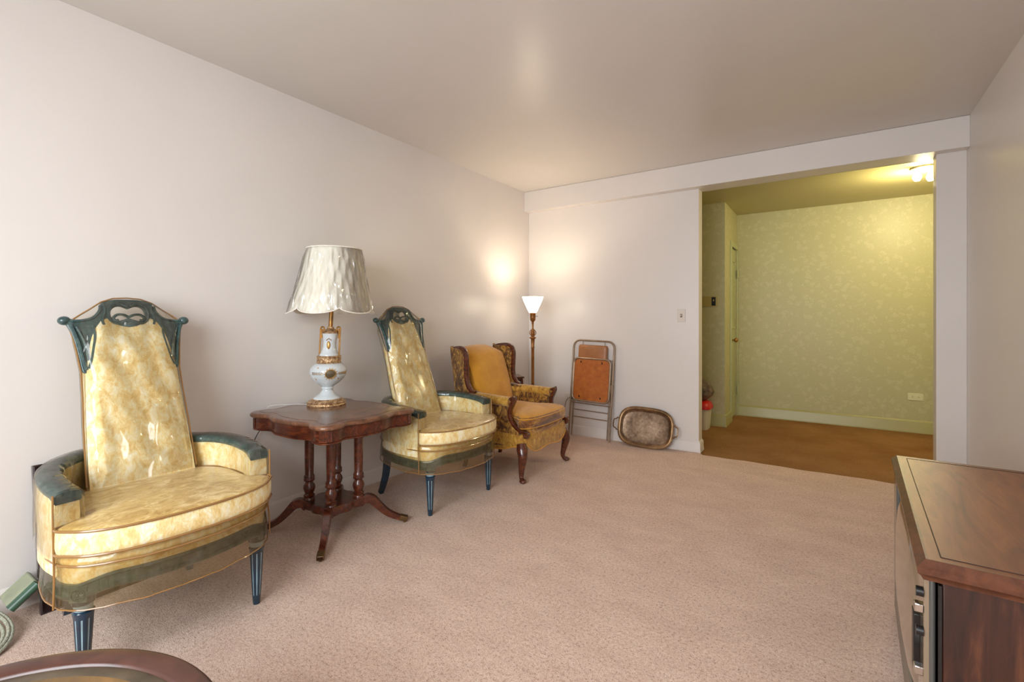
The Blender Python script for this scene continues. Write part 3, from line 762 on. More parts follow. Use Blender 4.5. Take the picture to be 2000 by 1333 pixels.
for sx in (-1, 1):
    for sy in (-1, 1):
        g = G().lathe(colp, c=(0.100 * sx, 0.092 * sy), n=28); g.build('column', 'mahogany', tb, angle=50)
# platform
po_ = []
for k in range(96):
    a = 2 * PI * k / 96; q = abs(math.cos(2 * a)); r = 0.150 + 0.018 * math.cos(4 * a + PI) + 0.010 * math.cos(8 * a)
    po_.append((r * math.cos(a), r * math.sin(a) * 0.95))
g = G().loft([[(x * .97, y * .97, 0.125) for x, y in po_], [(x, y, 0.130) for x, y in po_], [(x, y, 0.165) for x, y in po_], [(x * .97, y * .97, 0.172) for x, y in po_]])
g.build('platform', 'mahogany', tb, angle=50)
for sx in (-1, 1):
    for sy in (-1, 1):
        d_ = Vector((sx, sy, 0)).normalized(); cl = [(0.155, 0.150), (0.185, 0.158), (0.215, 0.148), (0.25, 0.112), (0.30, 0.066), (0.36, 0.036), (0.415, 0.022)]
        hs = [0.040, 0.050, 0.048, 0.040, 0.034, 0.028, 0.022]
        pts = crom([(a, 0, b) for a, b in cl], 5); N = len(pts); rings = []
        pd = Vector((-d_.y, d_.x, 0))
        for i, p in enumerate(pts):
            a = pts[max(i - 1, 0)]; b = pts[min(i + 1, N - 1)]; tg = (b - a).normalized(); nn = Vector((-tg.z, 0, tg.x))
            u = i / (N - 1) * (len(hs) - 1); k = min(int(u), len(hs) - 2); h = (hs[k] + (hs[k + 1] - hs[k]) * (u - k)) * 0.5; w = 0.021 - 0.006 * i / (N - 1)
            up_ = p + nn * h; dn = p - nn * h
            if i <= 1: up_ = Vector((p.x, 0, 0.195)); dn = Vector((p.x, 0, 0.118))
            def W3(q, s_): return (d_.x * q.x + pd.x * s_, d_.y * q.x + pd.y * s_, max(q.z, 0.004))
            rings.append([W3(up_, -w), W3(up_, w), W3(dn, w), W3(dn, -w)])
        lg = G().loft(rings).build('sabre_leg', 'mahogany', tb, bevel=0.003, angle=35)
        g = G(); rings = []
        for i, p in enumerate(pts[-5:]):
            j = N - 5 + i; a = pts[max(j - 1, 0)]; b = pts[min(j + 1, N - 1)]; tg = (b - a).normalized(); nn = Vector((-tg.z, 0, tg.x)); h = 0.0155 - 0.0008 * i; w = 0.0185
            rings.append([W3(p + nn * h, -w), W3(p + nn * h, w), W3(p - nn * (h), w), W3(p - nn * (h), -w)])
        g.loft(rings)
        cpos = d_ * 0.398
        g.tube([cpos + pd * 0.008 + V(0, 0, 0.010), cpos - pd * 0.008 + V(0, 0, 0.010)], 0.010, 12)
        g.build('brass_toe', 'dark_brass', lg, bevel=0.003)

# ------------------------------------------------------------------ porcelain table lamp
ZT = 0.6815
tl = thing('table_lamp', 'porcelain urn lamp with gilt handles and wrapped scalloped cream shade on the mahogany table', 'lamp', (0.243, 1.814, ZT), math.radians(33.77))
SH = (0.052, 0)          # leans slightly to one side
def LG(): return G()
def lz(prof): return prof
g = G().lathe([(0.001, 0.0), (0.110, 0.0), (0.112, 0.006), (0.108, 0.014), (0.112, 0.020), (0.100, 0.030), (0.086, 0.036), (0.082, 0.040), (0.001, 0.040)], n=56, rfun=lambda a, z, k: 1 + (0.018 if k % 2 else 0) * (0.004 < z < 0.03), shear=SH)
g.build('gilt_base', 'gold_metal', tl)
g = G().lathe([(0.001, 0.036), (0.080, 0.040), (0.076, 0.047), (0.058, 0.058), (0.042, 0.072), (0.033, 0.086), (0.031, 0.096), (0.036, 0.102), (0.036, 0.106), (0.033, 0.110), (0.046, 0.120), (0.066, 0.134), (0.088, 0.155), (0.102, 0.178), (0.108, 0.200), (0.107, 0.214), (0.100, 0.232), (0.086, 0.247), (0.074, 0.255), (0.001, 0.256)], n=48, shear=SH)
urn = g.build('urn_body', 'porcelain', tl, angle=60)
# painted gilt medallion, leaves and dots on the urn
def onurn(a, z, o=0.002):
    r = interp([(0.134, 0.066), (0.155, 0.088), (0.178, 0.102), (0.200, 0.108), (0.214, 0.107), (0.232, 0.100), (0.247, 0.086)], z) + o
    return Vector((r * math.cos(a) + SH[0] * z, r * math.sin(a), z))
g = G()
am = math.radians(-62)
ringp = [onurn(am + 0.27 * math.cos(q), 0.196 + 0.027 * math.sin(q)) for q in [2 * PI * k / 28 for k in range(28)]]
g.tube(ringp, 0.0032, 6, closed=True)
for q in range(28):
    if q % 2: continue
    p = onurn(am + 0.35 * math.cos(2 * PI * q / 28), 0.196 + 0.035 * math.sin(2 * PI * q / 28)); g.sphere(p, 0.003, 6, 4)
for s_ in (-1, 1):
    for k in range(7):
        a0 = am + s_ * (0.42 + 0.10 * k)
        for w_ in (-1, 1): g.tube([onurn(a0, 0.199, 0.001), onurn(a0 + s_ * 0.07, 0.199 + w_ * 0.006, 0.001)], [0.0008, 0.003], 5)
for a0, z in ((am - 0.9, 0.165), (am - 0.75, 0.232), (am + .5, 0.165)):
    for k in range(3): g.tube([onurn(a0, z, 0.0), onurn(a0 + 0.06 * math.cos(k * 2.1), z + 0.006 * math.sin(k * 2.1), 0.001)], 0.0018, 5)
g.build('gilt_decoration', 'gilt', urn)
g = G(); rr_ = []
for q in (0.24, 0.16, 0.08, 0.005): rr_.append([onurn(am + q * math.cos(2 * PI * k / 20), 0.196 + q * 0.1 * math.sin(2 * PI * k / 20), 0.0015 + (0.24 - q) * .01) for k in range(20)])
g.loft(rr_, cap=(False, True)); g.build('medallion', 'dark_mark', urn)
g = G().lathe([(0.001, 0.252), (0.070, 0.252), (0.073, 0.257), (0.069, 0.262), (0.070, 0.288), (0.073, 0.294), (0.068, 0.300), (0.001, 0.300)], n=48, shear=SH); g.build('gilt_band', 'gold_metal', tl)
g = G().lathe([(0.001, 0.298), (0.057, 0.299), (0.058, 0.304), (0.050, 0.316), (0.042, 0.335), (0.038, 0.36), (0.038, 0.39), (0.042, 0.415), (0.046, 0.436), (0.001, 0.437)], n=40, shear=SH)
nk = g.build('urn_neck', 'porcelain', tl, angle=60)
g = G(); g.sphere((0.040 * math.cos(am - .3) + SH[0] * .365, 0.040 * math.sin(am - .3), 0.365), 0.013, 14, 10, sc=(0.8, 0.5, 1.9))
g.tube([(0.043 * math.cos(am - .3 + q) + SH[0] * .4, 0.043 * math.sin(am - .3 + q), 0.40 + 0.006 * math.cos(q * 9)) for q in (-.35, -.2, 0, .2, .35)], 0.002, 5)
g.build('gilt_decoration', 'gilt', nk)
g = G().lathe([(0.001, 0.434), (0.047, 0.435), (0.050, 0.441), (0.046, 0.447), (0.036, 0.451), (0.032, 0.458), (0.022, 0.464), (0.018, 0.476), (0.001, 0.477)], n=36, shear=SH); g.build('gilt_collar', 'gold_metal', tl)
for s in (-1, 1):
    pth = crom([(s * 0.060 + SH[0] * z + 0, 0, z) if True else 0 for z in (0.296, 0.34, 0.40, 0.44)] + [(s * 0.0605 + SH[0] * .46, 0, 0.462), (s * 0.054 + SH[0] * .47, 0, 0.474), (s * 0.044 + SH[0] * .47, 0, 0.474), (s * 0.038 + SH[0] * .46, 0, 0.463), (s * 0.042 + SH[0] * .45, 0, 0.452), (s * 0.048 + SH[0] * .45, 0, 0.456)], 4)
    g = G().tube(pth, 0.0048, 8); g.tube(crom([(s * 0.050 + SH[0] * .45, 0, 0.462), (s * 0.053 + SH[0] * .44, 0, 0.44), (s * 0.052 + SH[0] * .42, 0, 0.415), (s * 0.050 + SH[0] * .40, 0, 0.405)], 4), 0.0055, 8)
    g.build('handle', 'brass', tl)
g = G().tube([(SH[0] * 0.47, 0, 0.47), (SH[0] * 0.70, 0, 0.70)], 0.0125, 16); g.build('stem', 'brass', tl)
hp_ = crom([(SH[0] * 0.7, 0, 0.70), (SH[0] * .75 + 0.055, 0, 0.75), (SH[0] * .83 + 0.06, 0, 0.83), (SH[0] * .92 + 0.02, 0, 0.923), (SH[0] * .93, 0, 0.935), (SH[0] * .92 - 0.02, 0, 0.923), (SH[0] * .83 - 0.06, 0, 0.83), (SH[0] * .75 - 0.055, 0, 0.75), (SH[0] * 0.7, 0, 0.70)], 4)
g = G().tube(hp_, 0.002, 6); g.build('harp', 'brass', tl)
g = G().lathe([(0.001, 0.928), (0.006, 0.928), (0.010, 0.941), (0.006, 0.951), (0.009, 0.959), (0.001, 0.967)], n=14, shear=SH); g.build('finial', 'dark_mark', tl)
def shade_mesh(off, n=144, zt=0.948, zb=0.556, pleat=0.0):
    rings = []
    for j in range(25):
        u = j / 24
        ring_ = []
        for k in range(n):
            a = 2 * PI * k / n + math.radians(-2)
            lob = abs(math.sin(3 * (a - math.radians(-90)) + PI / 2))      # six panels
            lob2 = math.sqrt(lob)
            z = zt + (zb + (0.036 * (1 - lob2)) - zt) * u
            uu = (zt - z) / (zt - zb)
            r = 0.157 + (0.248 - 0.157) * (0.72 * uu + 0.28 * uu ** 3)
            r *= 1 + 0.030 * (lob2 - 0.6) * uu
            r += off + pleat * (abs(math.sin(a * 9 + 2.2 * math.sin(u * 3 + a))) + 0.7 * abs(math.sin(a * 17 - u * 5))) * min(1, u * 8) * min(1, (1 - u) * 6)
            ring_.append((r * math.cos(a) + SH[0] * z, r * math.sin(a), z))
        rings.append(ring_)
    return rings
so = G().loft(shade_mesh(0), cap=(False, False)).build('lamp_shade', 'shade', tl, angle=50)
sm_ = so.modifiers.new('thick', 'SOLIDIFY'); sm_.thickness = 0.002
r1 = shade_mesh(0.003, pleat=0.006)
G().loft(r1, cap=(False, False)).build('vinyl_wrap', 'vinyl_shade', so, angle=80)
G().tube(r1[0], 0.0035, 6, closed=True, up=(0, 0, 1)).build('shade_trim', 'shade', so)
G().tube(r1[-1], 0.0035, 6, closed=True, up=(0, 0, 1)).build('shade_trim', 'shade', so)
# spider holding the shade
g = G()
for k in range(3):
    a = 2 * PI * k / 3 + .4; g.tube([(SH[0] * .935, 0, 0.935), (SH[0] * .945 + 0.156 * math.cos(a), 0.156 * math.sin(a), 0.945)], 0.0018, 5)
g.build('shade_spider', 'brass', tl)
# cords of the table lamp
g = G().tube(crom([(0.155, 1.74, ZT + 0.004), (0.11, 1.66, ZT + 0.010), (0.075, 1.60, ZT + 0.012), (0.045, 1.56, ZT + 0.004), (0.030, 1.545, 0.64), (0.022, 1.54, 0.58)], 6), 0.0022, 6)
g.build('power_cord', 'cord_white', label='thin pale cord crossing the back of the mahogany table', cat='cord')
g = G().tube(crom([(0.022, 1.53, 0.56), (0.025, 1.50, 0.52), (0.030, 1.46, 0.44), (0.022, 1.40, 0.30), (0.020, 1.38, 0.12), (0.03, 1.36, 0.012)], 6), 0.0025, 6)
g.build('extension_cord', 'cord_black', label='thin black cord hanging by the wall under the mahogany table', cat='cord')

# ------------------------------------------------------------------ wing chair
wc = thing('wing_chair', 'mustard velvet wing chair with carved brown wood trim and cabriole legs', 'armchair', (0.615, 3.314, 0), math.radians(0))
def sidey(x): return 0.335
# lower side/front apron: thin upholstered shell with scalloped lower edge
half = [(0.335, 0.0), (0.335, 0.15), (0.330, 0.27), (0.315, 0.325), (0.285, 0.345), (0.10, 0.338), (-0.12, 0.315), (-0.30, 0.285), (-0.325, 0.25), (-0.330, 0.0)]
out = crom([(p.x, p.y, 0) for p in mirror_outline(half)], 6, True)
def low(p):
    if p.x > 0.30:
        a = abs(p.y) / 0.33
        return 0.225 + 0.022 * math.cos(a * PI * 2.0) * (1 if a > .25 else 1) - 0.03 * ss(0.5, 0.0, a) + 0.03 * ss(.75, 1, a)
    if abs(p.y) > 0.25: return 0.215 + 0.035 * ss(0.12, 0.28, p.x) - 0.01 * math.sin((p.x + .3) * 9)
    return 0.215
def wr(z, sc=1.0, off=0.0):
    return [((p.x * sc + (0.02 if False else 0)), p.y * sc, z(p) if callable(z) else z) for p in out]
g = G().loft([wr(lambda p: low(p) + .01, 0.93), wr(low, 0.985), wr(lambda p: low(p) + 0.012, 1.005), wr(0.30, 1.0), wr(0.345, 0.995), wr(0.352, 0.97)])
g.build('apron', 'crushed_light', wc, angle=60)
g = G().tube([(p[0], p[1], p[2]) for p in wr(lambda p: low(p) + 0.004, 1.004)], 0.005, 6, closed=True, up=(0, 0, 1)); g.build('apron_piping', 'mustard', wc)
# deck roll
def tc_outline(xf, hy, xb=-0.16):
    return [(xf, 0), (xf - 0.004, 0.14), (xf - 0.02, 0.25), (xf - 0.06, hy - 0.01), (xf - 0.10, hy), (xf - 0.13, hy - 0.03), (0.14, 0.262), (0.05, 0.258), (xb, 0.25), (xb - 0.01, 0)]
def slab(outl, levels, sc0=(0.1, 0)):
    co = crom([(p.x, p.y, 0) for p in mirror_outline(outl)], 4, True); rings = []
    for off, z, sc in levels:
        n = len(co); r = []
        for i, p in enumerate(co):
            tg = (co[(i + 1) % n] - co[i - 1]).normalized(); nm = Vector((tg.y, -tg.x, 0))
            q = Vector((sc0[0], 0, 0)) + (p - Vector((sc0[0], 0, 0))) * sc + nm * off
            zz = z(p) if callable(z) else z
            r.append((q.x, q.y, zz))
        rings.append(r)
    return rings
G().loft(slab(tc_outline(0.338, 0.30), [(-0.01, 0.335, 0.95), (0, 0.34, 1), (0.006, 0.36, 1), (0.002, 0.383, 1), (-0.01, 0.39, 0.97)])).build('seat_deck', 'brown_velvet', wc, angle=60)
rs = slab(tc_outline(0.365, 0.322), [(-0.03, 0.388, 0.95), (-0.004, 0.392, 1), (0.004, 0.402, 1), (0.007, 0.43, 1), (0.003, 0.460, 1), (-0.006, 0.472, 1), (0, 0.482, 0.93), (0, 0.496, 0.75), (0, 0.506, 0.5), (0, 0.51, 0.2)])
g = G().loft(rs); n = len(rs[0])
for i in range(len(g.f)):
    if i < 5 * n: g.mi[i] = 1
cu = g.build('seat_cushion', ['mustard', 'brown_velvet'], wc, angle=70)
G().tube(rs[4], 0.0045, 6, closed=True, up=(0, 0, 1)).build('piping', 'mustard', cu)
G().tube(rs[1], 0.0045, 6, closed=True, up=(0, 0, 1)).build('piping', 'mustard', cu)
# inner back
def wl(z): return -0.145 - 0.33 * max(z - 0.47, 0)
g = G(); rings = []
NZ = 26; NSS = 22
for j in range(NZ + 1):
    v_ = j / NZ; z = 0.44 + (0.985 - 0.44) * v_
    hwid = 0.238 + 0.022 * v_ - 0.04 * ss(0.93, 1.0, v_)
    ring_ = []
    for i in range(NSS + 1):
        s_ = -1 + 2 * i / NSS
        zz = z - 0.035 * (abs(s_) ** 3) * ss(0.6, 1, v_)
        x = wl(zz) + 0.028 * (1 - abs(s_) ** 4) * (1 - 0.9 * ss(0.86, 1.0, v_)) + 0.01 * math.sin(v_ * PI)
        if v_ > 0.88: x -= 0.07 * ((v_ - 0.88) / 0.12) ** 2
        ring_.append((x, hwid * s_, zz))
    for i in range(NSS, -1, -1):
        s_ = -1 + 2 * i / NSS
        zz = z - 0.035 * (abs(s_) ** 3) * ss(0.6, 1, v_) - 0.01 * ss(.8, 1, v_)
        ring_.append((wl(zz) - 0.115 + 0.0 * v_, hwid * s_, zz))
    rings.append(ring_)
g.loft(rings); g.build('backrest', 'mustard', wc, angle=70)
# outer sides and wings (one shell per side)
for s in (-1, 1):
    # wing: outline in XZ, extruded in Y, flaring outward
    wo_ = [(-0.330, 0.30), (-0.345, 0.50), (-0.372, 0.70), (-0.402, 0.945), (-0.385, 0.958), (-0.30, 0.958), (-0.256, 0.945), (-0.238, 0.91), (-0.240, 0.82), (-0.240, 0.74), (-0.225, 0.67), (-0.185, 0.62), (-0.13, 0.56), (-0.13, 0.30)]
    oc = crom([(a, b, 0) for a, b in wo_], 3, True)
    def yy(x, z): return 0.283 + 0.045 * ss(-0.40, -0.22, x) + 0.012 * ss(0.6, 0.95, z)
    vs, fs = curve_prism([[(p.x, p.y) for p in oc]], 0.024, 0.008, 2)
    g = G().add([(v.x, s * (yy(v.x, v.y) + v.z), v.y) for v in vs], fs)
    wing = g.build('wing', 'crushed', wc, angle=50)
    # wood trim round the wing edge
    tp = crom([(-0.398, 0.95), (-0.375, 0.966), (-0.32, 0.970), (-0.27, 0.964), (-0.240, 0.945), (-0.225, 0.905), (-0.226, 0.82), (-0.222, 0.745), (-0.195, 0.68), (-0.150, 0.632), (-0.105, 0.612)], 5) if False else crom([V(-0.398, 0.95, 0), V(-0.375, 0.966, 0), V(-0.32, 0.970, 0), V(-0.27, 0.964, 0), V(-0.240, 0.945, 0), V(-0.225, 0.905, 0), V(-0.226, 0.82, 0), V(-0.226, 0.745, 0), V(-0.212, 0.68, 0), V(-0.182, 0.635, 0), V(-0.145, 0.618, 0)], 5)
    sec = [(-1, -.5), (-.6, -.9), (.6, -.9), (1, -.5), (1, .5), (.6, .9), (-.6, .9), (-1, .5)]
    path = [(p.x, s * yy(p.x, p.y), p.y) for p in tp]
    N = len(path)
    G().tube(path, [0.010 + 0.012 * ss(0, 0.3, i / N) for i in range(N)], sec=sec, up=(0, 1, 0)).build('wing_trim', 'chair_wood', wing, angle=45)
    # outside arm panel
    ao = [(-0.30, 0.26), (0.10, 0.258), (0.265, 0.27), (0.300, 0.30), (0.285, 0.34), (0.215, 0.40), (0.165, 0.47), (0.160, 0.53), (0.185, 0.575), (0.18, 0.59), (-0.05, 0.60), (-0.28, 0.60)]
    oc = crom([(a, b, 0) for a, b in ao], 3, True)
    vs, fs = curve_prism([[(p.x, p.y) for p in oc]], 0.030, 0.01, 2)
    def ya(x): return 0.270 + 0.043 * ss(-0.30, 0.10, x)
    G().add([(v.x, s * (ya(v.x) + v.z), v.y) for v in vs], fs).build('arm_panel', 'crushed', wc, angle=50)
    # padded arm top
    pth = crom([(-0.20, s * 0.285, 0.585), (-0.10, s * 0.30, 0.588), (0.03, s * 0.31, 0.585), (0.12, s * 0.313, 0.582), (0.185, s * 0.313, 0.580)], 5)
    G().tube(pth, [0.046] * len(pth), 18, up=(0, 0, 1), flat=0.82).build('arm_pad', 'crushed_light', wc, angle=60)
    # carved arm front
    ap_ = crom([(0.205, 0, 0.618), (0.213, 0, 0.600), (0.205, 0, 0.565), (0.186, 0, 0.52), (0.186, 0, 0.47), (0.215, 0, 0.42), (0.262, 0, 0.385), (0.308, 0, 0.368), (0.332, 0, 0.365), (0.340, 0, 0.350), (0.322, 0, 0.34)], 4)
    N = len(ap_)
    sec = [(-1, -.35), (-.7, -.6), (.7, -.6), (1, -.35), (1, .35), (.7, .6), (-.7, .6), (-1, .35)]
    G().tube([(p.x, s * (0.313 + 0.012 * i / N), p.z) for i, p in enumerate(ap_)], [0.034 - 0.012 * ss(0, .25, i / N) + 0.006 * ss(.8, 1, i / N) for i in range(N)], sec=[(b, a) for a, b in sec] if False else sec, up=(0, 0, 1) if False else (1, 0, 0.3)).build('arm_front', 'chair_wood', wc, angle=45)
    # cabriole front leg
    lp = crom([(0.285, s * 0.315, 0.275), (0.300, s * 0.330, 0.235), (0.312, s * 0.342, 0.19), (0.300, s * 0.334, 0.12), (0.290, s * 0.326, 0.06), (0.296, s * 0.332, 0.03), (0.318, s * 0.347, 0.012)], 5)
    rad = [(0, 0.040), (0.16, 0.042), (0.35, 0.034), (0.6, 0.022), (0.8, 0.016), (0.9, 0.018), (1.0, 0.021)]
    N = len(lp)
    g = G().tube(lp, [interp(rad, i / (N - 1)) for i in range(N)], 16)
    g.sphere((0.316, s * 0.346, 0.016), 0.026, 16, 8, sc=(1.1, 1.0, 0.6)); g.build('front_leg', 'chair_wood', wc, angle=60)
    g = G().tube(crom([(-0.27, s * 0.24, 0.24), (-0.285, s * 0.245, 0.12), (-0.31, s * 0.25, 0.0)], 4), 0.018, 10, flat=1)
    g.build('rear_leg', 'chair_wood', wc)
g = G().box((-0.352, 0, 0.58), (0.03, 0.56, 0.70), M=Matrix.Rotation(-0.12, 3, 'Y')); g.build('back_panel', 'crushed', wc, bevel=0.008)

# ------------------------------------------------------------------ floor lamp
FL = (0.37, 4.03)
fl = thing('floor_lamp', 'lit torchiere floor lamp with white glass bowl on a bronze pole in the corner', 'lamp', (FL[0], FL[1], 0), 0)
G().lathe([(0.001, 0), (0.125, 0), (0.13, 0.008), (0.115, 0.022), (0.07, 0.034), (0.03, 0.05), (0.016, 0.075), (0.001, 0.08)], n=40).build('base', 'lamp_brown', fl)
G().lathe([(0.001, 0.05), (0.0145, 0.055), (0.0145, 0.92), (0.017, 0.925), (0.017, 0.935), (0.015, 0.94), (0.018, 0.99), (0.020, 1.0), (0.017, 1.004), (0.022, 1.012), (0.034, 1.022), (0.034, 1.028), (0.018, 1.034), (0.014, 1.04), (0.001, 1.04)], n=24).build('pole', 'lamp_brown', fl)
g = G().lathe([(0.001, 1.034), (0.014, 1.036), (0.020, 1.06), (0.022, 1.08), (0.012, 1.105), (0.008, 1.12), (0.009, 1.16), (0.013, 1.168), (0.009, 1.176), (0.017, 1.186), (0.026, 1.196), (0.028, 1.225), (0.028, 1.262), (0.033, 1.27), (0.001, 1.272)], n=24)
for k in range(4):
    a = k * PI / 2 + .5; g.tube(crom([(0.012 * math.cos(a), 0.012 * math.sin(a), 1.04), (0.030 * math.cos(a), 0.030 * math.sin(a), 1.065), (0.026 * math.cos(a), 0.026 * math.sin(a), 1.09), (0.010 * math.cos(a), 0.010 * math.sin(a), 1.105)], 4), 0.004, 6)
g.build('socket', 'lamp_brown', fl)
G().tube([(0.028, 0.012, 1.235), (0.048, 0.020, 1.235)], 0.003, 6).build('switch_knob', 'dark_mark', fl)
g = G().lathe([(0.034, 1.268), (0.045, 1.285), (0.068, 1.335), (0.090, 1.385), (0.104, 1.424), (0.101, 1.424), (0.086, 1.385), (0.064, 1.337), (0.040, 1.288), (0.030, 1.274), (0.001, 1.272)], n=40, cap=(False, False)); g.build('glass_bowl', 'opal', fl)
pl = bpy.data.lights.new('floor_lamp_bulb', 'POINT'); pl.energy = 13; pl.color = (1, 0.86, 0.66); pl.shadow_soft_size = 0.03
po = bpy.data.objects.new('floor_lamp_bulb', pl); COL.objects.link(po); po.location = (FL[0], FL[1], 1.345)
g = G().tube(crom([(0.36, 4.16, 0.012), (0.40, 4.30, 0.010), (0.47, 4.42, 0.05), (0.478, 4.47, 0.18), (0.480, 4.50, 0.30), (0.495, 4.515, 0.365), (0.53, 4.518, 0.388), (0.545, 4.526, 0.388)], 6), 0.0028, 6)
g.build('lamp_power_cord', 'cord_brown', label='brown cord looping up to the wall outlet behind the wing chair', cat='cord')
pg = bpy.context.scene.objects['lamp_power_cord']
G().box((0.541, 4.527, 0.386), (0.026, 0.028, 0.022)).build('plug', 'black', pg, bevel=0.004)

# ------------------------------------------------------------------ small side table in the corner
e1 = Vector((-0.734, 0.679, 0)); e2 = Vector((-0.679, -0.734, 0)); c0 = Vector((2.82 - 2.455, 3.885, 0))
st = thing('side_table', 'small dark wooden side table just behind the wing chair, in front of the lamp pole', 'table', c0)
g = G(); a_, b_ = 0.24, 0.22
cor = [V(0, 0, 0), e1 * a_, e1 * a_ + e2 * b_, e2 * b_]
g.loft([[p + V(0, 0, 0.642) for p in cor], [p + V(0, 0, 0.656) for p in cor]]); g.build('table_top', 'mahogany', st, bevel=0.003)
ins = lambda p, d_: Vector(((cor[0] + cor[2]) / 2)) + (p - (cor[0] + cor[2]) / 2) * d_
g = G(); g.loft([[ins(p, .86) + V(0, 0, 0.575) for p in cor], [ins(p, .86) + V(0, 0, 0.642) for p in cor]]); g.build('apron', 'mahogany', st)
for p in cor:
    g = G().tube([ins(p, 0.78) + V(0, 0, 0.642), ins(p, 1.0) + V(0, 0, 0.0)], 0.012, sec=[(-1, -1), (1, -1), (1, 1), (-1, 1)]); g.build('leg', 'mahogany', st)

# ------------------------------------------------------------------ folding chair
fc = thing('folding_chair', 'folded metal chair with orange-brown seat board leaning against the pale wall', 'folding chair', (0.774, 4.440, 0.004), 0)
tilt = math.atan2(0.075, 0.98)
T = Matrix.Translation((0, 0, 0)) @ Matrix.Rotation(-tilt, 4, 'X') @ Matrix.Rotation(math.radians(1.6), 4, 'Y')
def fb(g, *a, **k):
    g.xf(T); return g.build(*a, **k)
h = 0.985; w = 0.222
def u_path(w, h, r, z0=0.0, y=0.0, n=6):
    P = [(-w, y, z0), (-w, y, h - r)]
    P += [(-w + r - r * math.cos(q), y, h - r + r * math.sin(q)) for q in [PI / 2 * k / n for k in range(1, n)]]
    P += [(-w + r, y, h), (w - r, y, h)]
    P += [(w - r + r * math.sin(q), y, h - r + r * math.cos(q)) for q in [PI / 2 * k / n for k in range(1, n)]]
    P += [(w, y, h - r), (w, y, z0)]
    return P
fb(G().tube(u_path(w, h, 0.07), 0.0095, 10, up=(0, 1, 0)), 'frame', 'bronze_tube', fc)
g = G().tube(u_path(w - 0.028, 0.70, 0.05, 0.012, 0.010), 0.008, 10, up=(0, 1, 0)); 
for z in (0.203, 0.275): g.tube([(-w + .03, 0.010, z), (w - .03, 0.010, z)], 0.005, 8)
g.tube([(-w, 0.0, 0.345), (w, 0, 0.345)], 0.005, 8)
fb(g, 'rear_legs', 'bronze_tube', fc)
# back pad
g = G()
def rrect(w, h, r, n=6, cx=0, cz=0):
    P = []
    for (sx, sz, a0) in ((1, 1, 0), (-1, 1, 90), (-1, -1, 180), (1, -1, 270)):
        for k in range(n + 1):
            a = math.radians(a0 + 90 * k / n); P.append((cx + sx * (w - r) + r * math.cos(a), cz + sz * (h - r) + r * math.sin(a)))
    return P
def pad(g, w, h, r, cx, cz, y0, y1, puff=0.006, mi=0):
    rings = []
    for sc, y in ((0.97, y0), (1.0, y0 + (0.004 if y1 > y0 else -.004)), (1.0, y1 - (0.006 if y1 > y0 else -.006)), (0.97, y1), (0.8, y1 + (puff if y1 > y0 else -puff)), (0.3, y1 + (puff * 1.3 if y1 > y0 else -puff * 1.3))):
        rings.append([(cx + (x - cx) * sc, y, cz + (z - cz) * sc) for x, z in rrect(w, h, r, 6, cx, cz)])
    g.loft(rings, mi=mi)
pad(g, 0.155, 0.076, 0.025, -0.003, 0.866, 0.012, -0.020, 0.005)
fb(g, 'back_pad', 'tan_vinyl', fc, angle=50)
for sx in (-1, 1): fb(G().tube([(sx * w, 0, 0.795), (sx * 0.15, 0, 0.799)], 0.003, 6), 'pad_wire', 'bronze_tube', fc)
for x in (-0.12, 0.12): fb(G().tube([(x, 0, h - 0.01), (x, 0, 0.93)], 0.003, 6), 'pad_wire', 'bronze_tube', fc)
# seat frame and board seen from below
sg = G(); R_ = rrect(0.198, 0.215, 0.055, 8, 0, 0.588)
sg.tube([(x, -0.018, z) for x, z in R_], 0.0105, 8, closed=True, up=(0, 1, 0))
sf = fb(sg, 'seat_frame', 'bronze_tube', fc)
g = G(); g.loft([[(x, -0.020, z) for x, z in rrect(0.188, 0.205, 0.048, 8, 0, 0.588)], [(x, -0.006, z) for x, z in rrect(0.188, 0.205, 0.048, 8, 0, 0.588)]])
fb(g, 'seat_board', 'orange_board', fc)
for x, z in ((-0.12, 0.415), (0.11, 0.415), (-0.12, 0.765), (0.11, 0.765)): fb(G().box((x, -0.024, z), (0.008, 0.006, 0.02)), 'seat_clip', 'black', fc)
for x in (-w + .012, w - .012): fb(G().tube([(x, -0.004, 0.56), (x, -0.004, 0.50), (x * .99, 0.006, 0.46)], 0.008, 8), 'pivot_link', 'bronze_tube', fc)

# ------------------------------------------------------------------ silver tray
tr = thing('serving_tray', 'tarnished silver serving tray with two handles leaning against the wall beside the folding chair', 'tray', (1.337, 4.412, 0.0), 0)
tw, th_ = 0.258, 0.185
tiltt = math.atan2(0.10, 0.37)
TT = Matrix.Translation((0, 0, 0.004)) @ Matrix.Rotation(math.radians(2), 4, 'Z') @ Matrix.Rotation(-tiltt, 4, 'X') @ Matrix.Rotation(math.radians(2.0), 4, 'Y') @ Matrix.Translation((0, 0, th_ + 0.002))
def sup(w, h, n=72, e=3.2):
    P = []
    for k in range(n):
        a = 2 * PI * k / n; c, s_ = math.cos(a), math.sin(a)
        P.append((w * math.copysign(abs(c) ** (2 / e), c), h * math.copysign(abs(s_) ** (2 / e), s_)))
    return P
lv = [(0.0, 0.0), (-0.004, -0.004), (-0.012, -0.005), (-0.022, -0.001), (-0.028, 0.004), (-0.038, 0.016), (-0.046, 0.0185), (-0.12, 0.0185)]
rings = [[(x, y, z) for x, z in sup(tw + o, th_ + o)] for o, y in lv]
rb = [[(x, y + 0.003, z) for x, z in sup(tw + o - .001, th_ + o - .001)] for o, y in reversed(lv)]
g = G().loft(rings, cap=(False, True)); g.xf(TT); n = 72
g2 = G().loft(rings[:5], cap=(False, False)); 
tray = G().loft([[(x, y, z) for x, z in sup(tw + o, th_ + o)] for o, y in lv[4:]], cap=(False, True)); tray.loft(rb[:4], cap=(True, False)); tray.xf(TT)
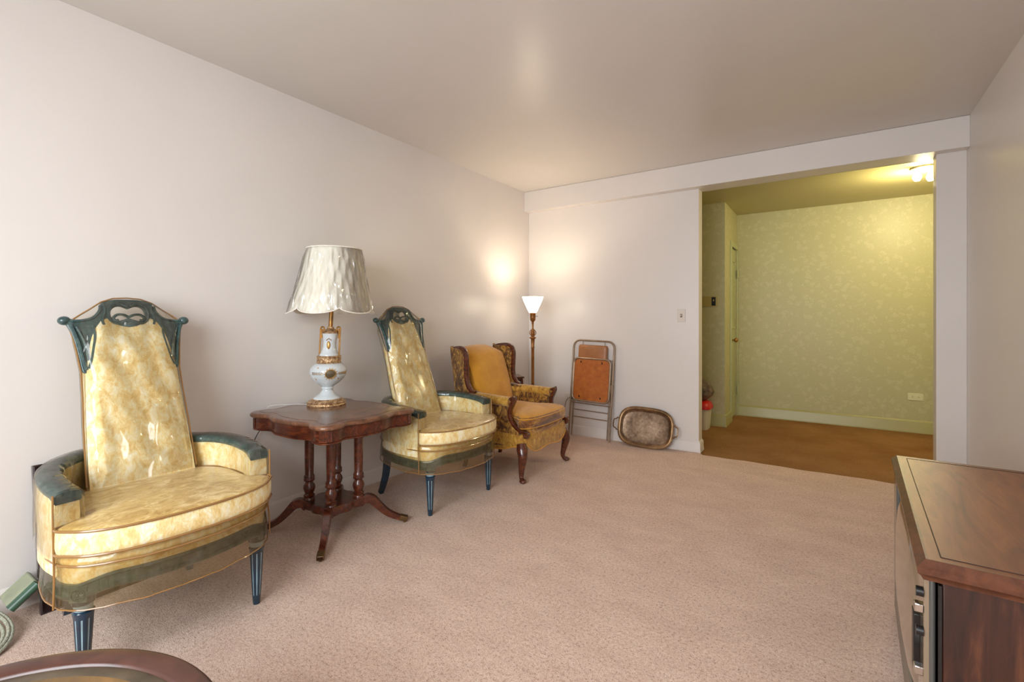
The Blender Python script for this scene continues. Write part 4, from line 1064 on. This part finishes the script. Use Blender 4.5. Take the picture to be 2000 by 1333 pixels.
tray.build('tray_well', 'silver', tr, angle=50)
rim = G().loft(rings[:5], cap=(False, False)); rim.loft(rb[3:], cap=(False, False)); rim.tube([(x, 0, z) for x, z in sup(tw, th_)], 0.005, 8, closed=True, up=(0, 1, 0)); rim.xf(TT)
rim.build('tray_rim', 'silver_rim', tr, angle=50)
for s in (-1, 1):
    hg = G().tube(crom([(s * (tw - .002), 0, 0.055), (s * (tw + .012), -0.004, 0.058), (s * (tw + 0.022), -0.008, 0.045), (s * (tw + 0.042), -0.010, 0.035), (s * (tw + 0.047), -0.010, 0.0), (s * (tw + 0.042), -0.010, -0.035), (s * (tw + 0.022), -0.008, -0.045), (s * (tw + .012), -0.004, -0.058), (s * (tw - .002), 0, -0.055)], 5), 0.0055, 8); hg.xf(TT)
    hg.build('handle', 'silver_rim', tr)

# ------------------------------------------------------------------ console television
A2 = math.radians(-2.02)
tv = thing('console_television', 'low dark wood console television cabinet with moulded top in the right foreground', 'television', (2.995, 1.468, 0), A2)
# local: +Y runs away from the camera along the front, +X towards the right wall, front face on -X side
HT_, LY, LX = 0.64, 1.065, 0.52
prof = [(0.012, HT_ - 0.050), (0.000, HT_ - 0.047), (-0.006, HT_ - 0.036), (-0.012, HT_ - 0.030), (-0.013, HT_ - 0.016), (-0.006, HT_ - 0.010), (0.0, HT_ - 0.002), (0.004, HT_ + 0.001), (0.010, HT_)]
rings = [[(i, i, z), (LX - i, i, z), (LX - i, LY - i, z), (i, LY - i, z)] for i, z in prof]
g = G().loft(rings)
g.mi = [1] * len(g.f); g.mi[-1] = 0
top = g.build('cabinet_top', ['walnut_top', 'walnut_edge'], tv, angle=25)
g = G()
for i in (0.034,):
    r = 0.0014
    g.tube([(i, 0.034, HT_), (i, LY - 0.034, HT_)], r, 4); 
    g.tube([(i, 0.034, HT_), (LX - i, 0.034, HT_)], r, 4); g.tube([(i, LY - 0.034, HT_), (LX - i, LY - 0.034, HT_)], r, 4)
g.build('inlay_line', 'dark_wood', top)
g = G().box((0.035 + (LX - 0.05) / 2, LY / 2, (HT_ - 0.05) / 2 + 0.02), (LX - 0.05, LY - 0.036, HT_ - 0.09))
g.box((0.03 + (LX - 0.05) / 2, LY / 2, 0.02), (LX - 0.03, LY - 0.02, 0.04)); 

g.build('cabinet_body', 'walnut', tv, bevel=0.003)
g = G().box((0.031, 0.022, 0.31), (0.006, 0.012, 0.54)); g.build('corner_strip', 'black', tv)
g = G().box((0.012, LY / 2 + .02, 0.085), (0.03, LY - 0.05, 0.13)); g.build('bottom_rail', 'grey_rail', tv, bevel=0.006)
g = G().box((0.020, LY / 2 + .02, 0.37), (0.012, LY - 0.05, 0.44)); g.box((0.006, LY - 0.10, 0.37), (0.022, 0.16, 0.44)); g.build('bezel', 'grey_glass', tv, bevel=0.005)
g = G(); rings = []
for sc, x in ((1.0, 0.014), (0.97, 0.004), (0.85, -0.006), (0.6, -0.015), (0.3, -0.020), (0.05, -0.021)):
    rings.append([(x, 0.55 + yy_ * sc, 0.355 + zz_ * sc) for yy_, zz_ in sup(0.335, 0.215, 48, 4)])
g.loft(rings, cap=(False, True)); g.build('screen', 'screen', tv, angle=60)
g = G().box((0.012, 0.115, 0.37), (0.016, 0.13, 0.43)); cp = g.build('control_panel', 'screen', tv, bevel=0.003)
g = G().box((-0.002, 0.155, 0.37), (0.014, 0.045, 0.15)); g.build('control_strip', 'black', cp, bevel=0.002)
for z, y in ((0.50, 0.06), (0.345, 0.065)):
    g = G().box((-0.004, y, z), (0.020, 0.022, 0.022)); g.build('control_button', 'chrome', cp, bevel=0.003)
for z in (0.54, 0.445):
    g = G().tube([(0.004, 0.055, z), (-0.010, 0.055, z)], 0.012, 14); g.build('control_knob', 'black', cp)

# ------------------------------------------------------------------ round coffee table
CT = (1.659, 0.056)
ct = thing('coffee_table', 'round coffee table with red-brown rim and tooled leather top in the near left corner', 'table', (CT[0], CT[1], 0), 0)
R0 = 0.452; Z = 0.42
G().lathe([(R0 - 0.09, Z - 0.022), (R0 - 0.015, Z - 0.020), (R0 - 0.002, Z - 0.012), (R0, Z - 0.006), (R0 - 0.004, Z), (R0 - 0.012, Z + 0.001), (R0 - 0.048, Z + 0.001), (R0 - 0.054, Z - 0.003), (R0 - 0.056, Z - 0.010)], n=128, cap=(False, False)).build('table_rim', 'red_rim', ct, angle=60)
G().lathe([(R0 - 0.055, Z - 0.02), (R0 - 0.055, Z - 0.006), (R0 - 0.068, Z - 0.004), (R0 - 0.088, Z - 0.003), (R0 - 0.092, Z - 0.004), (0.25, Z - 0.004), (0.001, Z - 0.004)], n=128, mfun=lambda i, k: 0 if i < 3 else 1, cap=(False, True)).build('leather_top', ['leather_edge', 'leather'], ct, angle=60)
G().lathe([(0.001, Z - 0.02), (R0 - 0.06, Z - 0.021), (R0 - 0.06, Z - 0.075), (R0 - 0.08, Z - 0.08), (0.001, Z - 0.08)], n=96).build('apron', 'mahogany', ct)
for k in range(4):
    a = PI / 4 + k * PI / 2; d_ = V(math.cos(a), math.sin(a), 0)
    G().tube(crom([d_ * 0.33 + V(0, 0, Z - .05), d_ * 0.335 + V(0, 0, 0.25), d_ * 0.345 + V(0, 0, 0.1), d_ * 0.37 + V(0, 0, 0.0)], 5), [0.026 - 0.0009 * i for i in range(16)], 14).build('leg', 'mahogany', ct)

# ------------------------------------------------------------------ framed pictures behind the near armchair
def picture(label, foot, lean_, length, height, depth, y0, mats):
    t = thing('framed_picture', label, 'picture frame', (foot, y0, 0), 0, 'framed pictures leaning on the left wall')
    M = Matrix.Rotation(-lean_, 4, 'Y')
    fw = 0.045
    g = G()
    prof = [(0, 0), (0, depth), (0.006, depth + 0.002), (0.012, depth - 0.002), (fw - 0.008, depth - 0.012), (fw, depth - 0.014), (fw, 0.0)]
    rings = [[(-o, i, i), (-o, length - i, i), (-o, length - i, height - i), (-o, i, height - i)] for i, o in [(a, -b) for a, b in prof]]
    rings = [[(b, i, i), (b, length - i, i), (b, length - i, height - i), (b, i, height - i)] for i, b in prof]
    g.loft(rings, cap=(False, False), loop=True)
    for i in range(len(g.v)): g.v[i] = (g.v[i][0] - depth, g.v[i][1], g.v[i][2])
    g.xf(M); f = g.build('frame', mats[0], t, angle=25)
    g = G().box((-depth / 2 - .006, length / 2, height / 2), (0.006, length - 2 * fw + .01, height - 2 * fw + .01)); g.xf(M); g.build('picture_panel', mats[1], t)
    return t
picture('tall black picture frame leaning on the left wall behind the nearest gold armchair', 0.150, 0.205, 0.50, 0.60, 0.022, 0.558, ('dark_wood', 'mat_board'))
picture('smaller brown picture leaning in front of the tall black picture frame', 0.182, 0.205, 0.36, 0.50, 0.016, 0.64, ('mat_board', 'dark_wood'))

# ------------------------------------------------------------------ items at the left edge
gb = thing('painted_board', 'pale sage slab with dark green rounded edge tilted against the wall at the left edge', 'board', (0.020, 0.54, 0.0), 0)
ang = math.radians(40)
M = Matrix.Translation((0.0, 0.0, 0.155)) @ Matrix.Rotation(ang, 4, 'X')
L_ = 0.108
g = G().box((0.070, -L_ / 2, -0.014), (0.125, L_, 0.024)); g.xf(M); g.build('slab', 'sage', gb, bevel=0.006)
g = G(); g.tube([(0.145, -L_ + .002, -0.014), (0.145, -0.004, -0.014)], 0.020, 14, flat=0.85); g.xf(M); g.build('rounded_edge', 'green', gb, bevel=0)
# coil
cc = thing('coiled_hose', 'pale grey-green braided coil lying on the carpet at the left edge', 'coil', (0.243, 0.312, 0.0), 0)
g = G()
CM = Matrix.Translation((0, 0, 0.075)) @ Matrix.Rotation(math.radians(-14), 4, 'X') @ Matrix.Rotation(math.radians(20), 4, 'Y')
path = []
for k in range(7 * 40):
    a = 2 * PI * k / 40; tn = k / 40
    r = 0.155 - 0.011 * tn
    path.append((r * math.cos(a), r * math.sin(a), 0.008 * math.sin(tn * 1.4) - 0.004 * tn))
g.tube(path, 0.0062, 8, up=(0, 0, 1)); g.xf(CM)
zmin = min(v[2] for v in g.v)
for i in range(len(g.v)): g.v[i] = (g.v[i][0], g.v[i][1], g.v[i][2] - zmin)
g.build('coil', 'coil', cc)

# ------------------------------------------------------------------ tub and bag behind the jamb
tu = thing('plastic_tub', 'white plastic tub with red lid on the hall floor behind the wall edge', 'tub', (1.515, 5.66, -0.012), 0)
R_ = [(x, y) for x, y in sup(0.17, 0.13, 40, 5)]
g = G().loft([[(x * .9, y * .9, 0) for x, y in R_], [(x * .93, y * .93, 0.03) for x, y in R_], [(x, y, 0.23) for x, y in R_]]); g.build('tub_body', 'white_plastic', tu)
g = G().loft([[(x * 1.0, y * 1.0, 0.225) for x, y in R_], [(x * 1.09, y * 1.09, 0.228) for x, y in R_], [(x * 1.09, y * 1.09, 0.25) for x, y in R_], [(x * 0.98, y * 0.98, 0.29) for x, y in R_], [(x * .7, y * .7, 0.31) for x, y in R_]]); g.build('lid', 'red', tu, angle=50)
g = G().sphere((0, 0, 0.11), 0.15, 24, 16, sc=(0.9, 0.85, 0.75))
for i, v in enumerate(g.v):
    q = 1 + 0.10 * math.sin(v[0] * 40 + v[2] * 30) * math.cos(v[1] * 37); g.v[i] = (v[0] * q, v[1] * q, max(v[2] * q, 0.0))
o = g.build('cloth_bag', 'bag', label='dark crumpled cloth bag sitting on the red lid of the tub', cat='bag'); o.location = (1.575, 5.66, 0.297)
